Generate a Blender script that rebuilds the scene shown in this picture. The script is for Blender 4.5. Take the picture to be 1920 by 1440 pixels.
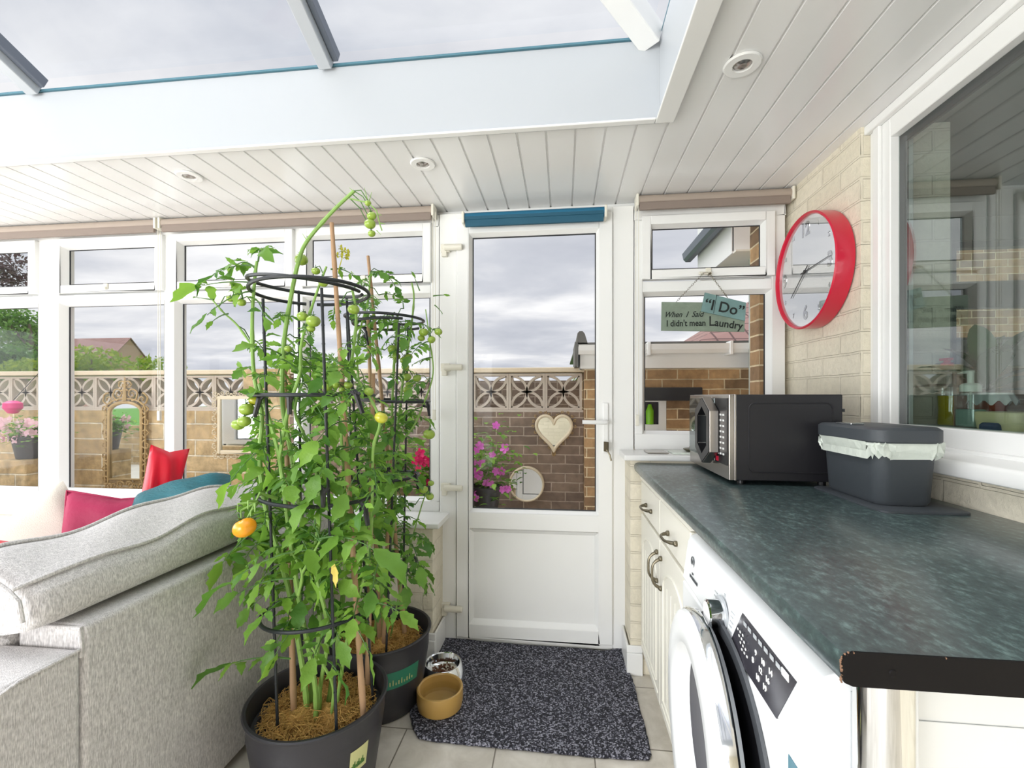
import bpy, bmesh, math, random
from mathutils import Vector, Matrix
random.seed(7)
PI = math.pi
SC = bpy.context.scene
for o in list(bpy.data.objects): bpy.data.objects.remove(o)
COL = SC.collection
# ------------------------------------------------------------------ camera
F_PX, CX, HOR, CAMH = 842.0, 960.0, 745.0, 1.19
YAW = math.atan(95 / F_PX)
cam_d = bpy.data.cameras.new('camera'); cam = bpy.data.objects.new('camera', cam_d); COL.objects.link(cam)
cam.location = (0, 0, CAMH); cam.rotation_euler = (PI / 2, 0, YAW)
cam_d.sensor_width = 36; cam_d.lens = F_PX / 1920 * 36; cam_d.shift_y = 25 / 1920
cam_d.clip_start = 0.02; cam_d.clip_end = 300
SC.camera = cam
SC.view_settings.view_transform = 'Standard'; SC.view_settings.look = 'None'
SC.view_settings.gamma = 1; SC.view_settings.use_curve_mapping = False
SC.view_settings.exposure = 0.08

def ray(x, y):
    a = (x - CX) / F_PX; b = -(y - HOR) / F_PX; s, c = math.sin(YAW), math.cos(YAW)
    return Vector((-s + a * c, c + a * s, b))
def pY(x, y, Y): r = ray(x, y); return r * (Y / r.y) + Vector((0, 0, CAMH))
def pX(x, y, X): r = ray(x, y); return r * (X / r.x) + Vector((0, 0, CAMH))
def pZ(x, y, Z): r = ray(x, y); return r * ((Z - CAMH) / r.z) + Vector((0, 0, CAMH))
def lin(v): return v / 12.92 if v <= .04045 else ((v + .055) / 1.055) ** 2.4
def C(h): h = h.lstrip('#'); return tuple(lin(int(h[i:i + 2], 16) / 255) for i in (0, 2, 4)) + (1,)

# ------------------------------------------------------------------ world: overcast sky, brighter overhead
W = bpy.data.worlds.new('sky'); SC.world = W; W.use_nodes = True
nt = W.node_tree; nt.nodes.clear()
def N(t, **k):
    n = nt.nodes.new(t)
    for a, b in k.items(): setattr(n, a, b)
    return n
def L(a, b): nt.links.new(a, b)
def math_node(op, a, b=None, clamp=False):
    n = N('ShaderNodeMath', operation=op, use_clamp=clamp)
    for i, v in enumerate((a, b)):
        if v is None: continue
        if isinstance(v, (int, float)): n.inputs[i].default_value = v
        else: L(v, n.inputs[i])
    return n.outputs[0]
tc = N('ShaderNodeTexCoord'); sp = N('ShaderNodeSeparateXYZ'); L(tc.outputs['Generated'], sp.inputs[0])
zc = math_node('ADD', math_node('MAXIMUM', sp.outputs['Z'], 0.0), 0.12)
cb = N('ShaderNodeCombineXYZ'); L(math_node('DIVIDE', sp.outputs['X'], zc), cb.inputs[0]); L(math_node('DIVIDE', sp.outputs['Y'], zc), cb.inputs[1])
mp = N('ShaderNodeMapping'); L(cb.outputs[0], mp.inputs[0]); mp.inputs['Location'].default_value = (3.1, 1.3, 0); mp.inputs['Scale'].default_value = (.55, .8, 1)
no = N('ShaderNodeTexNoise'); L(mp.outputs[0], no.inputs['Vector']); no.inputs['Scale'].default_value = 1.5; no.inputs['Detail'].default_value = 7; no.inputs['Roughness'].default_value = .52; no.inputs['Distortion'].default_value = .25
cr = N('ShaderNodeValToRGB'); L(no.outputs['Fac'], cr.inputs[0])
e = cr.color_ramp.elements
e[0].position = .30; e[0].color = C('#bcc0cb'); e[1].position = .66; e[1].color = C('#fbfbfc')
m = e.new(.45); m.color = C('#cfd2da'); m = e.new(.55); m.color = C('#e6e7eb')
# gain: 1 near the horizon, rising to the zenith and towards the veiled sun behind the house
g1 = N('ShaderNodeMapRange'); L(sp.outputs['Z'], g1.inputs[0]); g1.inputs[1].default_value = .66; g1.inputs[2].default_value = .9; g1.inputs[3].default_value = 1.0; g1.inputs[4].default_value = 2.3; g1.interpolation_type = 'SMOOTHSTEP'
g2 = N('ShaderNodeMapRange'); L(sp.outputs['Y'], g2.inputs[0]); g2.inputs[1].default_value = .15; g2.inputs[2].default_value = -.55; g2.inputs[3].default_value = 1.0; g2.inputs[4].default_value = 1.1; g2.interpolation_type = 'SMOOTHSTEP'
g3 = N('ShaderNodeMapRange'); L(sp.outputs['Z'], g3.inputs[0]); g3.inputs[1].default_value = .62; g3.inputs[2].default_value = .2; g3.inputs[3].default_value = 0.0; g3.inputs[4].default_value = 1.0; g3.interpolation_type = 'SMOOTHSTEP'
g2g = math_node('ADD', math_node('MULTIPLY', math_node('SUBTRACT', g2.outputs[0], 1.0), g3.outputs[0]), 1.0)
bgc = N('ShaderNodeBackground'); L(cr.outputs[0], bgc.inputs[0]); L(math_node('MULTIPLY', math_node('MAXIMUM', g1.outputs[0], g2g), 1.0), bgc.inputs[1])
wo = N('ShaderNodeOutputWorld'); L(bgc.outputs[0], wo.inputs[0])
sun_d = bpy.data.lights.new('veiled_sun', 'SUN'); sun_d.energy = 1.6; sun_d.angle = math.radians(35); sun_d.color = (1, .99, .98)
sun = bpy.data.objects.new('veiled_sun', sun_d); COL.objects.link(sun); sun.rotation_euler = (math.radians(0), math.radians(-36), 0)
def fill_lamp(name, loc, rot, sx, sy, power):   # added area lamp out of view that brightens the interior beyond the sky's own light
    d = bpy.data.lights.new(name, 'AREA'); d.shape = 'RECTANGLE'; d.size = sx; d.size_y = sy; d.energy = power; d.color = (.965, .98, 1)
    o = bpy.data.objects.new(name, d); COL.objects.link(o); o.location = loc; o.rotation_euler = tuple(math.radians(v) for v in rot); return o
fill_lamp('rear_fill_lamp', (-2.4, -2.72, 1.0), (108, 0, 0), 3.0, 1.9, 175)  # added lamp outside the rear opening, fills the door wall and ceiling
fill_lamp('side_fill_lamp', (-4.62, -.1, 1.2), (108, 0, -90), 4.6, 1.4, 92)  # added lamp outside the left opening, tilted up to fill the ceiling
fill_lamp('front_ground_fill_lamp', (-1.9, 2.9, -.28), (-140, 0, 0), 7.0, .8, 24)  # added lamp hidden below the front windows, imitates light bounced off paving

# ------------------------------------------------------------------ materials
def newmat(name):
    global nt
    m = bpy.data.materials.new(name); m.use_nodes = True; nt = m.node_tree
    return m, nt.nodes['Principled BSDF']
def mat(name, col, rough=.5, metal=0, bump=0, bscale=60, var=0, vscale=4, spec=None, coat=0, detail=4, stretch=None, trans=0, alpha=None):
    m, b = newmat(name)
    col = C(col) if isinstance(col, str) else col
    b.inputs['Base Color'].default_value = col; b.inputs['Roughness'].default_value = rough; b.inputs['Metallic'].default_value = metal
    if spec is not None: b.inputs['Specular IOR Level'].default_value = spec
    if coat: b.inputs['Coat Weight'].default_value = coat; b.inputs['Coat Roughness'].default_value = .06
    if trans: b.inputs['Transmission Weight'].default_value = trans
    tc = N('ShaderNodeTexCoord'); src = tc.outputs['Object']
    if stretch:
        mp = N('ShaderNodeMapping'); mp.inputs['Scale'].default_value = stretch; L(src, mp.inputs[0]); src = mp.outputs[0]
    n1 = N('ShaderNodeTexNoise'); L(src, n1.inputs['Vector']); n1.inputs['Scale'].default_value = vscale; n1.inputs['Detail'].default_value = detail
    if var:
        mx = N('ShaderNodeMix', data_type='RGBA'); L(n1.outputs['Fac'], mx.inputs[0])
        mx.inputs[6].default_value = tuple(v * (1 - var) for v in col[:3]) + (1,); mx.inputs[7].default_value = tuple(min(1, v * (1 + var)) for v in col[:3]) + (1,)
        L(mx.outputs[2], b.inputs['Base Color'])
    if bump:
        n2 = N('ShaderNodeTexNoise'); L(src, n2.inputs['Vector']); n2.inputs['Scale'].default_value = bscale; n2.inputs['Detail'].default_value = 5
        bp = N('ShaderNodeBump'); bp.inputs['Strength'].default_value = bump; bp.inputs['Distance'].default_value = .01
        L(n2.outputs['Fac'], bp.inputs['Height']); L(bp.outputs[0], b.inputs['Normal'])
    return m
def brickmat(name, c1, c2, cm, bw=.225, bh=.075, mort=.01, rough=.8, bump=.6, bumpd=.006, noise=.35, nscale=30, bias=0, dark=None):
    m, b = newmat(name)
    tc = N('ShaderNodeTexCoord'); s = N('ShaderNodeSeparateXYZ'); L(tc.outputs['Object'], s.inputs[0])
    cb = N('ShaderNodeCombineXYZ'); L(math_node('ADD', s.outputs[0], s.outputs[1]), cb.inputs[0]); L(s.outputs[2], cb.inputs[1])
    nw = N('ShaderNodeTexNoise'); L(tc.outputs['Object'], nw.inputs['Vector']); nw.inputs['Scale'].default_value = 9
    vm = N('ShaderNodeVectorMath', operation='MULTIPLY_ADD'); L(nw.outputs['Color'], vm.inputs[0]); vm.inputs[1].default_value = (.008, .008, 0); L(cb.outputs[0], vm.inputs[2])
    br = N('ShaderNodeTexBrick'); L(vm.outputs[0], br.inputs['Vector'])
    br.inputs['Scale'].default_value = 1; br.inputs['Brick Width'].default_value = bw; br.inputs['Row Height'].default_value = bh
    br.inputs['Mortar Size'].default_value = mort / 2; br.inputs['Mortar Smooth'].default_value = .3; br.inputs['Bias'].default_value = bias
    br.inputs['Color1'].default_value = C(c1); br.inputs['Color2'].default_value = C(c2); br.inputs['Mortar'].default_value = C(cm)
    nn = N('ShaderNodeTexNoise'); L(tc.outputs['Object'], nn.inputs['Vector']); nn.inputs['Scale'].default_value = nscale; nn.inputs['Detail'].default_value = 6; nn.inputs['Roughness'].default_value = .65
    n3 = N('ShaderNodeTexNoise'); L(tc.outputs['Object'], n3.inputs['Vector']); n3.inputs['Scale'].default_value = 5; n3.inputs['Detail'].default_value = 3
    mx = N('ShaderNodeMix', data_type='RGBA', blend_type='MULTIPLY'); mx.inputs[0].default_value = noise
    rm = N('ShaderNodeMapRange'); L(math_node('ADD', nn.outputs['Fac'], math_node('MULTIPLY', n3.outputs['Fac'], .8)), rm.inputs[0]); rm.inputs[1].default_value = .6; rm.inputs[2].default_value = 1.15; rm.inputs[3].default_value = .35; rm.inputs[4].default_value = 1.3
    L(br.outputs['Color'], mx.inputs[6]); L(rm.outputs[0], mx.inputs[7])
    L(mx.outputs[2], b.inputs['Base Color']); b.inputs['Roughness'].default_value = rough
    h = math_node('ADD', math_node('MULTIPLY', br.outputs['Fac'], -1.0), math_node('MULTIPLY', nn.outputs['Fac'], .7))
    bp = N('ShaderNodeBump'); bp.inputs['Strength'].default_value = bump; bp.inputs['Distance'].default_value = bumpd
    L(h, bp.inputs['Height']); L(bp.outputs[0], b.inputs['Normal'])
    return m
def glassmat(name, refl, tint=(1, 1, 1, 1), fres=True):
    global nt
    m = bpy.data.materials.new(name); m.use_nodes = True; nt = m.node_tree; nt.nodes.clear()
    t = N('ShaderNodeBsdfTransparent'); t.inputs[0].default_value = tint
    g = N('ShaderNodeBsdfGlossy'); g.inputs['Roughness'].default_value = 0.0; g.inputs[0].default_value = (1, 1, 1, 1)
    mx = N('ShaderNodeMixShader'); out = N('ShaderNodeOutputMaterial')
    if fres:
        f = N('ShaderNodeLayerWeight'); f.inputs[0].default_value = .5
        L(math_node('ADD', refl, math_node('MULTIPLY', math_node('POWER', f.outputs['Facing'], 5.0), .6)), mx.inputs[0])
    else: mx.inputs[0].default_value = refl
    L(t.outputs[0], mx.inputs[1]); L(g.outputs[0], mx.inputs[2]); L(mx.outputs[0], out.inputs[0])
    return m
def leafmat(name, c1, c2, tr=.42, rough=.45):
    m, b = newmat(name)
    geo = N('ShaderNodeNewGeometry'); tc = N('ShaderNodeTexCoord')
    nn = N('ShaderNodeTexNoise'); L(tc.outputs['Object'], nn.inputs['Vector']); nn.inputs['Scale'].default_value = 14
    mx = N('ShaderNodeMix', data_type='RGBA'); L(math_node('ADD', math_node('MULTIPLY', geo.outputs['Random Per Island'], .7), math_node('MULTIPLY', nn.outputs['Fac'], .35), True), mx.inputs[0])
    mx.inputs[6].default_value = C(c1); mx.inputs[7].default_value = C(c2)
    L(mx.outputs[2], b.inputs['Base Color']); b.inputs['Roughness'].default_value = rough
    n2 = N('ShaderNodeTexNoise'); L(tc.outputs['Object'], n2.inputs['Vector']); n2.inputs['Scale'].default_value = 160
    bp = N('ShaderNodeBump'); bp.inputs['Strength'].default_value = .5; bp.inputs['Distance'].default_value = .002; L(n2.outputs['Fac'], bp.inputs['Height']); L(bp.outputs[0], b.inputs['Normal'])
    tl = N('ShaderNodeBsdfTranslucent'); L(mx.outputs[2], tl.inputs[0])
    ms = N('ShaderNodeMixShader'); ms.inputs[0].default_value = tr; out = nt.nodes['Material Output']
    L(b.outputs[0], ms.inputs[1]); L(tl.outputs[0], ms.inputs[2]); L(ms.outputs[0], out.inputs[0])
    return m
M = {}
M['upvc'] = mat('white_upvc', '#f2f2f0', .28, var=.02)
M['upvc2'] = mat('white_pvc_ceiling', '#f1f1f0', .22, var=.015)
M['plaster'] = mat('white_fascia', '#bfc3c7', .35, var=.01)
M['gasket'] = mat('dark_gasket', '#24262b', .5)
M['gasketg'] = mat('grey_gasket', '#7e828a', .5)
M['cream'] = brickmat('cream_painted_brick', '#efe7d3', '#e6dec9', '#e8e0cc', bump=.9, bumpd=.007, noise=.16, nscale=45)
M['stone'] = brickmat('buff_stone_blocks', '#d3ba90', '#c2a578', '#e9dcc2', bw=.62, bh=.142, mort=.016, bump=1, bumpd=.025, noise=.75, nscale=16)
M['brown'] = brickmat('weathered_brown_brick', '#94806f', '#7c6a5e', '#bcab9b', noise=.6, nscale=16)
M['orange'] = brickmat('orange_brown_brick', '#c8a173', '#84694f', '#e6d3ae', noise=.6, nscale=18)
M['concrete'] = mat('screen_block_concrete', '#c9bdb0', .85, bump=.3, bscale=80, var=.14, vscale=12)
M['coping'] = mat('coping_stone', '#d8c8ae', .8, bump=.3, bscale=60, var=.1, vscale=6)
M['glass'] = glassmat('clear_glass', .004)
M['roofglass'] = glassmat('roof_glass', .02, (.97, .985, 1, 1))
M['kglass'] = glassmat('dark_kitchen_glass', .15, (.80, .86, .84, 1))
M['mirror'] = mat('mirror', '#e8ecec', .02, 1)
M['alu'] = mat('silver_grey_bar', '#b9bec3', .4, .1)
M['aludark'] = mat('dark_grey_bar', '#6d7480', .45, .1)
M['trimblue'] = mat('blue_grey_trim', '#54808f', .4)
M['blind'] = mat('taupe_blind', '#a89a8e', .75, bump=.1, bscale=300)
M['blinddark'] = mat('taupe_blind_rail', '#8b7d74', .7)
M['teal'] = mat('teal_blue_blind', '#1f6a8c', .6)
M['teald'] = mat('teal_blue_blind_rail', '#1d566e', .6)
M['ivory'] = mat('ivory_plastic', '#e6e2d4', .4)
M['chrome'] = mat('chrome', '#e4e6e8', .08, 1)
M['steel'] = mat('brushed_steel', '#b3aeaa', .28, 1, var=.05)
M['pewter'] = mat('antique_pewter', '#77705f', .35, .9, var=.2, vscale=60)
M['black'] = mat('black_plastic', '#17171a', .35, var=.1)
M['blackm'] = mat('black_painted_metal', '#232226', .42, var=.06, vscale=3)
M['blackedge'] = mat('black_laminate_edge', '#0f0d0f', .6, var=.15, vscale=40, spec=.2)
M['chip'] = mat('chipped_board', '#8a6a54', .9)
M['cab'] = mat('cream_cabinet', '#eeebdf', .35, var=.02)
M['washer'] = mat('white_enamel', '#eef0f1', .25, var=.01)
M['washerg'] = mat('light_grey_plastic', '#b9bdc0', .35)
M['darkgrey'] = mat('dark_grey_rubber', '#4a4d51', .5)
M['panel'] = mat('dark_control_panel', '#35333a', .25)
M['bin'] = mat('slate_grey_plastic', '#43484d', .5, bump=.05, bscale=400)
M['liner'] = mat('pale_green_liner', '#e9f0e5', .4, bump=.5, bscale=40, trans=.15)
M['red'] = mat('crimson_clock_rim', '#cf1238', .3, coat=.4)
M['sofa'] = None
M['potm'] = mat('dark_grey_pot', '#2e2d31', .42, bump=.03, bscale=200, var=.06, vscale=3)
M['soil'] = mat('dark_soil', '#241a14', .95, bump=1, bscale=90, var=.4, vscale=40)
M['coir'] = mat('coir_fibre', '#e0aa62', .9, bump=1, bscale=120, var=.5, vscale=45)
M['stem'] = mat('green_stem', '#86ab55', .5, var=.2, vscale=20)
M['stemd'] = mat('dark_green_stem', '#4d7436', .5, var=.2, vscale=20)
M['leaf'] = leafmat('tomato_leaf', '#33702a', '#9dca50', .45)
M['leaf2'] = leafmat('tomato_leaf_dark', '#2f6a2a', '#8fc04c', .45)
M['tomg'] = mat('green_tomato', '#93ae42', .22, var=.12, vscale=15, coat=.3)
M['tomy'] = mat('yellowing_tomato', '#bdbb3a', .22, var=.12, vscale=15, coat=.3)
M['tomo'] = mat('orange_tomato', '#f2a01e', .22, var=.12, vscale=10, coat=.3)
M['cane'] = mat('bamboo_cane', '#b08d6b', .6, var=.15, vscale=14)
M['cage'] = mat('black_cage_wire', '#22262a', .4)
M['yellowleaf'] = mat('dry_yellow_leaf', '#d8c363', .7)
M['labelg'] = mat('green_label', '#2f7d62', .4)
M['labelt'] = mat('pale_label_print', '#c9c98e', .5)
M['bowl'] = mat('ochre_stoneware', '#c09a56', .3, coat=.3, var=.05)
M['kib'] = mat('brown_kibble', '#6b4630', .8)
M['burg'] = mat('burgundy_velvet', '#a3184a', .6, bump=.2, bscale=60, var=.15, vscale=8)
M['redf'] = mat('red_satin', '#d9122e', .35, var=.15, vscale=12)
M['tealf'] = mat('teal_velvet', '#0d626d', .5, bump=.4, bscale=50, var=.35, vscale=14, stretch=(1, 1, 6))
M['creamf'] = mat('oatmeal_cushion', '#d9d2c6', .85, bump=.3, bscale=300)
M['patio'] = mat('grey_patio', '#c9c4b8', .9, var=.15)
M['lawn'] = mat('lawn', '#5f9a35', .9, var=.3, vscale=3, bump=.5, bscale=40)
M['rooft'] = None
M['kwall'] = mat('kitchen_wall', '#aeb4ae', .7)
M['kdark'] = mat('kitchen_grey', '#878d8e', .6)
M['petm'] = leafmat('magenta_petal', '#d94fc4', '#f08ae4', .3)
M['petp'] = leafmat('striped_pink_petal', '#f08ab4', '#fff0f4', .3)
M['petr'] = leafmat('hot_pink_petal', '#f01a8c', '#d81848', .3)
M['scroll'] = mat('gilded_scroll_metal', '#b19668', .5, .3, var=.2, vscale=30)
M['scrollw'] = mat('ivory_scroll_metal', '#ded0b4', .5, var=.1)
M['white'] = mat('white_paint', '#f3f3f1', .4)
M['greyface'] = None
def special():
    global nt
    # woven sofa fabric
    m, b = newmat('grey_woven_fabric'); M['sofa'] = m
    tc = N('ShaderNodeTexCoord'); mp = N('ShaderNodeMapping'); mp.inputs['Scale'].default_value = (1, 1, .14); L(tc.outputs['Object'], mp.inputs[0])
    n1 = N('ShaderNodeTexNoise'); L(mp.outputs[0], n1.inputs['Vector']); n1.inputs['Scale'].default_value = 480; n1.inputs['Detail'].default_value = 2
    n2 = N('ShaderNodeTexNoise'); L(tc.outputs['Object'], n2.inputs['Vector']); n2.inputs['Scale'].default_value = 120; n2.inputs['Detail'].default_value = 3
    r = N('ShaderNodeValToRGB'); L(math_node('ADD', math_node('MULTIPLY', n1.outputs['Fac'], .7), math_node('MULTIPLY', n2.outputs['Fac'], .3)), r.inputs[0])
    e = r.color_ramp.elements; e[0].position = .36; e[0].color = C('#b0acab'); e[1].position = .66; e[1].color = C('#eae6e4')
    L(r.outputs[0], b.inputs['Base Color']); b.inputs['Roughness'].default_value = .9; b.inputs['Sheen Weight'].default_value = .3
    bp = N('ShaderNodeBump'); bp.inputs['Strength'].default_value = .4; bp.inputs['Distance'].default_value = .003; L(n1.outputs['Fac'], bp.inputs['Height']); L(bp.outputs[0], b.inputs['Normal'])
    # dark green worktop
    m, b = newmat('green_black_laminate'); M['worktop'] = m
    tc = N('ShaderNodeTexCoord'); mp = N('ShaderNodeMapping'); mp.inputs['Scale'].default_value = (1, .55, 1); L(tc.outputs['Object'], mp.inputs[0])
    n1 = N('ShaderNodeTexNoise'); L(mp.outputs[0], n1.inputs['Vector']); n1.inputs['Scale'].default_value = 85; n1.inputs['Detail'].default_value = 5; n1.inputs['Roughness'].default_value = .7
    n2 = N('ShaderNodeTexNoise'); L(mp.outputs[0], n2.inputs['Vector']); n2.inputs['Scale'].default_value = 9; n2.inputs['Detail'].default_value = 4
    r = N('ShaderNodeValToRGB'); L(math_node('ADD', math_node('MULTIPLY', n1.outputs['Fac'], .82), math_node('MULTIPLY', n2.outputs['Fac'], .18)), r.inputs[0])
    e = r.color_ramp.elements; e[0].position = .34; e[0].color = C('#2a3638'); e[1].position = .72; e[1].color = C('#6c8480'); k = e.new(.53); k.color = C('#3f4f4f')
    L(r.outputs[0], b.inputs['Base Color']); b.inputs['Roughness'].default_value = .38; b.inputs['Specular IOR Level'].default_value = .5; b.inputs['Coat Weight'].default_value = .5; b.inputs['Coat Roughness'].default_value = .18
    bp = N('ShaderNodeBump'); bp.inputs['Strength'].default_value = .12; bp.inputs['Distance'].default_value = .002; L(n1.outputs['Fac'], bp.inputs['Height']); L(bp.outputs[0], b.inputs['Normal'])
    # barrier mat pile
    m, b = newmat('speckled_mat_pile'); M['mat'] = m
    tc = N('ShaderNodeTexCoord'); v = N('ShaderNodeTexVoronoi'); L(tc.outputs['Object'], v.inputs['Vector']); v.inputs['Scale'].default_value = 210
    n1 = N('ShaderNodeTexNoise'); L(tc.outputs['Object'], n1.inputs['Vector']); n1.inputs['Scale'].default_value = 150; n1.inputs['Detail'].default_value = 3
    sc = N('ShaderNodeSeparateColor'); L(v.outputs['Color'], sc.inputs[0])
    r = N('ShaderNodeValToRGB'); L(math_node('ADD', math_node('MULTIPLY', sc.outputs[0], .5), math_node('MULTIPLY', n1.outputs['Fac'], .5)), r.inputs[0])
    e = r.color_ramp.elements; e[0].position = .38; e[0].color = C('#1c1c24'); e[1].position = .74; e[1].color = C('#a2a2ae'); k = e.new(.56); k.color = C('#3f3f4a')
    L(r.outputs[0], b.inputs['Base Color']); b.inputs['Roughness'].default_value = .95
    bp = N('ShaderNodeBump'); bp.inputs['Strength'].default_value = 1; bp.inputs['Distance'].default_value = .006; L(n1.outputs['Fac'], bp.inputs['Height']); L(bp.outputs[0], b.inputs['Normal'])
    # stone floor tiles
    m, b = newmat('grey_beige_floor_tile'); M['tile'] = m
    tc = N('ShaderNodeTexCoord'); mp = N('ShaderNodeMapping'); mp.inputs['Location'].default_value = (.06, .09, 0); L(tc.outputs['Object'], mp.inputs[0])
    br = N('ShaderNodeTexBrick'); L(mp.outputs[0], br.inputs['Vector']); br.inputs['Scale'].default_value = 1; br.inputs['Brick Width'].default_value = .33; br.inputs['Row Height'].default_value = .33; br.inputs['Mortar Size'].default_value = .0025
    br.inputs['Color1'].default_value = C('#e8e2d8'); br.inputs['Color2'].default_value = C('#d9d3c8'); br.inputs['Mortar'].default_value = C('#8d867a')
    n1 = N('ShaderNodeTexNoise'); L(tc.outputs['Object'], n1.inputs['Vector']); n1.inputs['Scale'].default_value = 9; n1.inputs['Detail'].default_value = 7; n1.inputs['Roughness'].default_value = .62; n1.inputs['Distortion'].default_value = .6
    r = N('ShaderNodeValToRGB'); L(n1.outputs['Fac'], r.inputs[0]); e = r.color_ramp.elements; e[0].position = .3; e[0].color = C('#a8a294'); e[1].position = .7; e[1].color = C('#ffffff')
    mx = N('ShaderNodeMix', data_type='RGBA', blend_type='MULTIPLY'); mx.inputs[0].default_value = .5; L(br.outputs[0], mx.inputs[6]); L(r.outputs[0], mx.inputs[7]); L(mx.outputs[2], b.inputs['Base Color']); b.inputs['Roughness'].default_value = .45
    bp = N('ShaderNodeBump'); bp.inputs['Strength'].default_value = .3; bp.inputs['Distance'].default_value = .004; L(math_node('SUBTRACT', n1.outputs['Fac'], br.outputs['Fac']), bp.inputs['Height']); L(bp.outputs[0], b.inputs['Normal'])
    # clock glass over printed dial: very reflective
    def dial(name, col):
        m, b = newmat(name); b.inputs['Base Color'].default_value = C(col); b.inputs['Roughness'].default_value = .5
        g = N('ShaderNodeBsdfGlossy'); g.inputs['Roughness'].default_value = .01
        ms = N('ShaderNodeMixShader'); ms.inputs[0].default_value = .62; L(b.outputs[0], ms.inputs[1]); L(g.outputs[0], ms.inputs[2]); L(ms.outputs[0], nt.nodes['Material Output'].inputs[0])
        return m
    M['dial'] = dial('glazed_clock_dial', '#c9cccd'); M['dialn'] = dial('glazed_clock_numeral', '#26282a')
    # translucent liquids for the sill bottles
    for k, c in (('yliq', '#c9b400'), ('gliq', '#b9d3c4')):
        M[k] = mat(k + '_liquid', c, .2, trans=.25)
    M['clearp'] = glassmat('clear_plastic', .12, (.9, .93, .92, 1))
    # pantile roof
    m, b = newmat('pantile_roof'); M['rooft'] = m
    tc = N('ShaderNodeTexCoord'); br = N('ShaderNodeTexBrick'); mp = N('ShaderNodeMapping'); L(tc.outputs['UV'], mp.inputs[0]); L(mp.outputs[0], br.inputs['Vector'])
    br.offset = 0; br.inputs['Scale'].default_value = 1; br.inputs['Brick Width'].default_value = .3; br.inputs['Row Height'].default_value = .3; br.inputs['Mortar Size'].default_value = .025; br.inputs['Mortar Smooth'].default_value = .6
    br.inputs['Color1'].default_value = C('#a3817a'); br.inputs['Color2'].default_value = C('#94736c'); br.inputs['Mortar'].default_value = C('#5d4643')
    L(br.outputs[0], b.inputs['Base Color']); b.inputs['Roughness'].default_value = .85
special()

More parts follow.
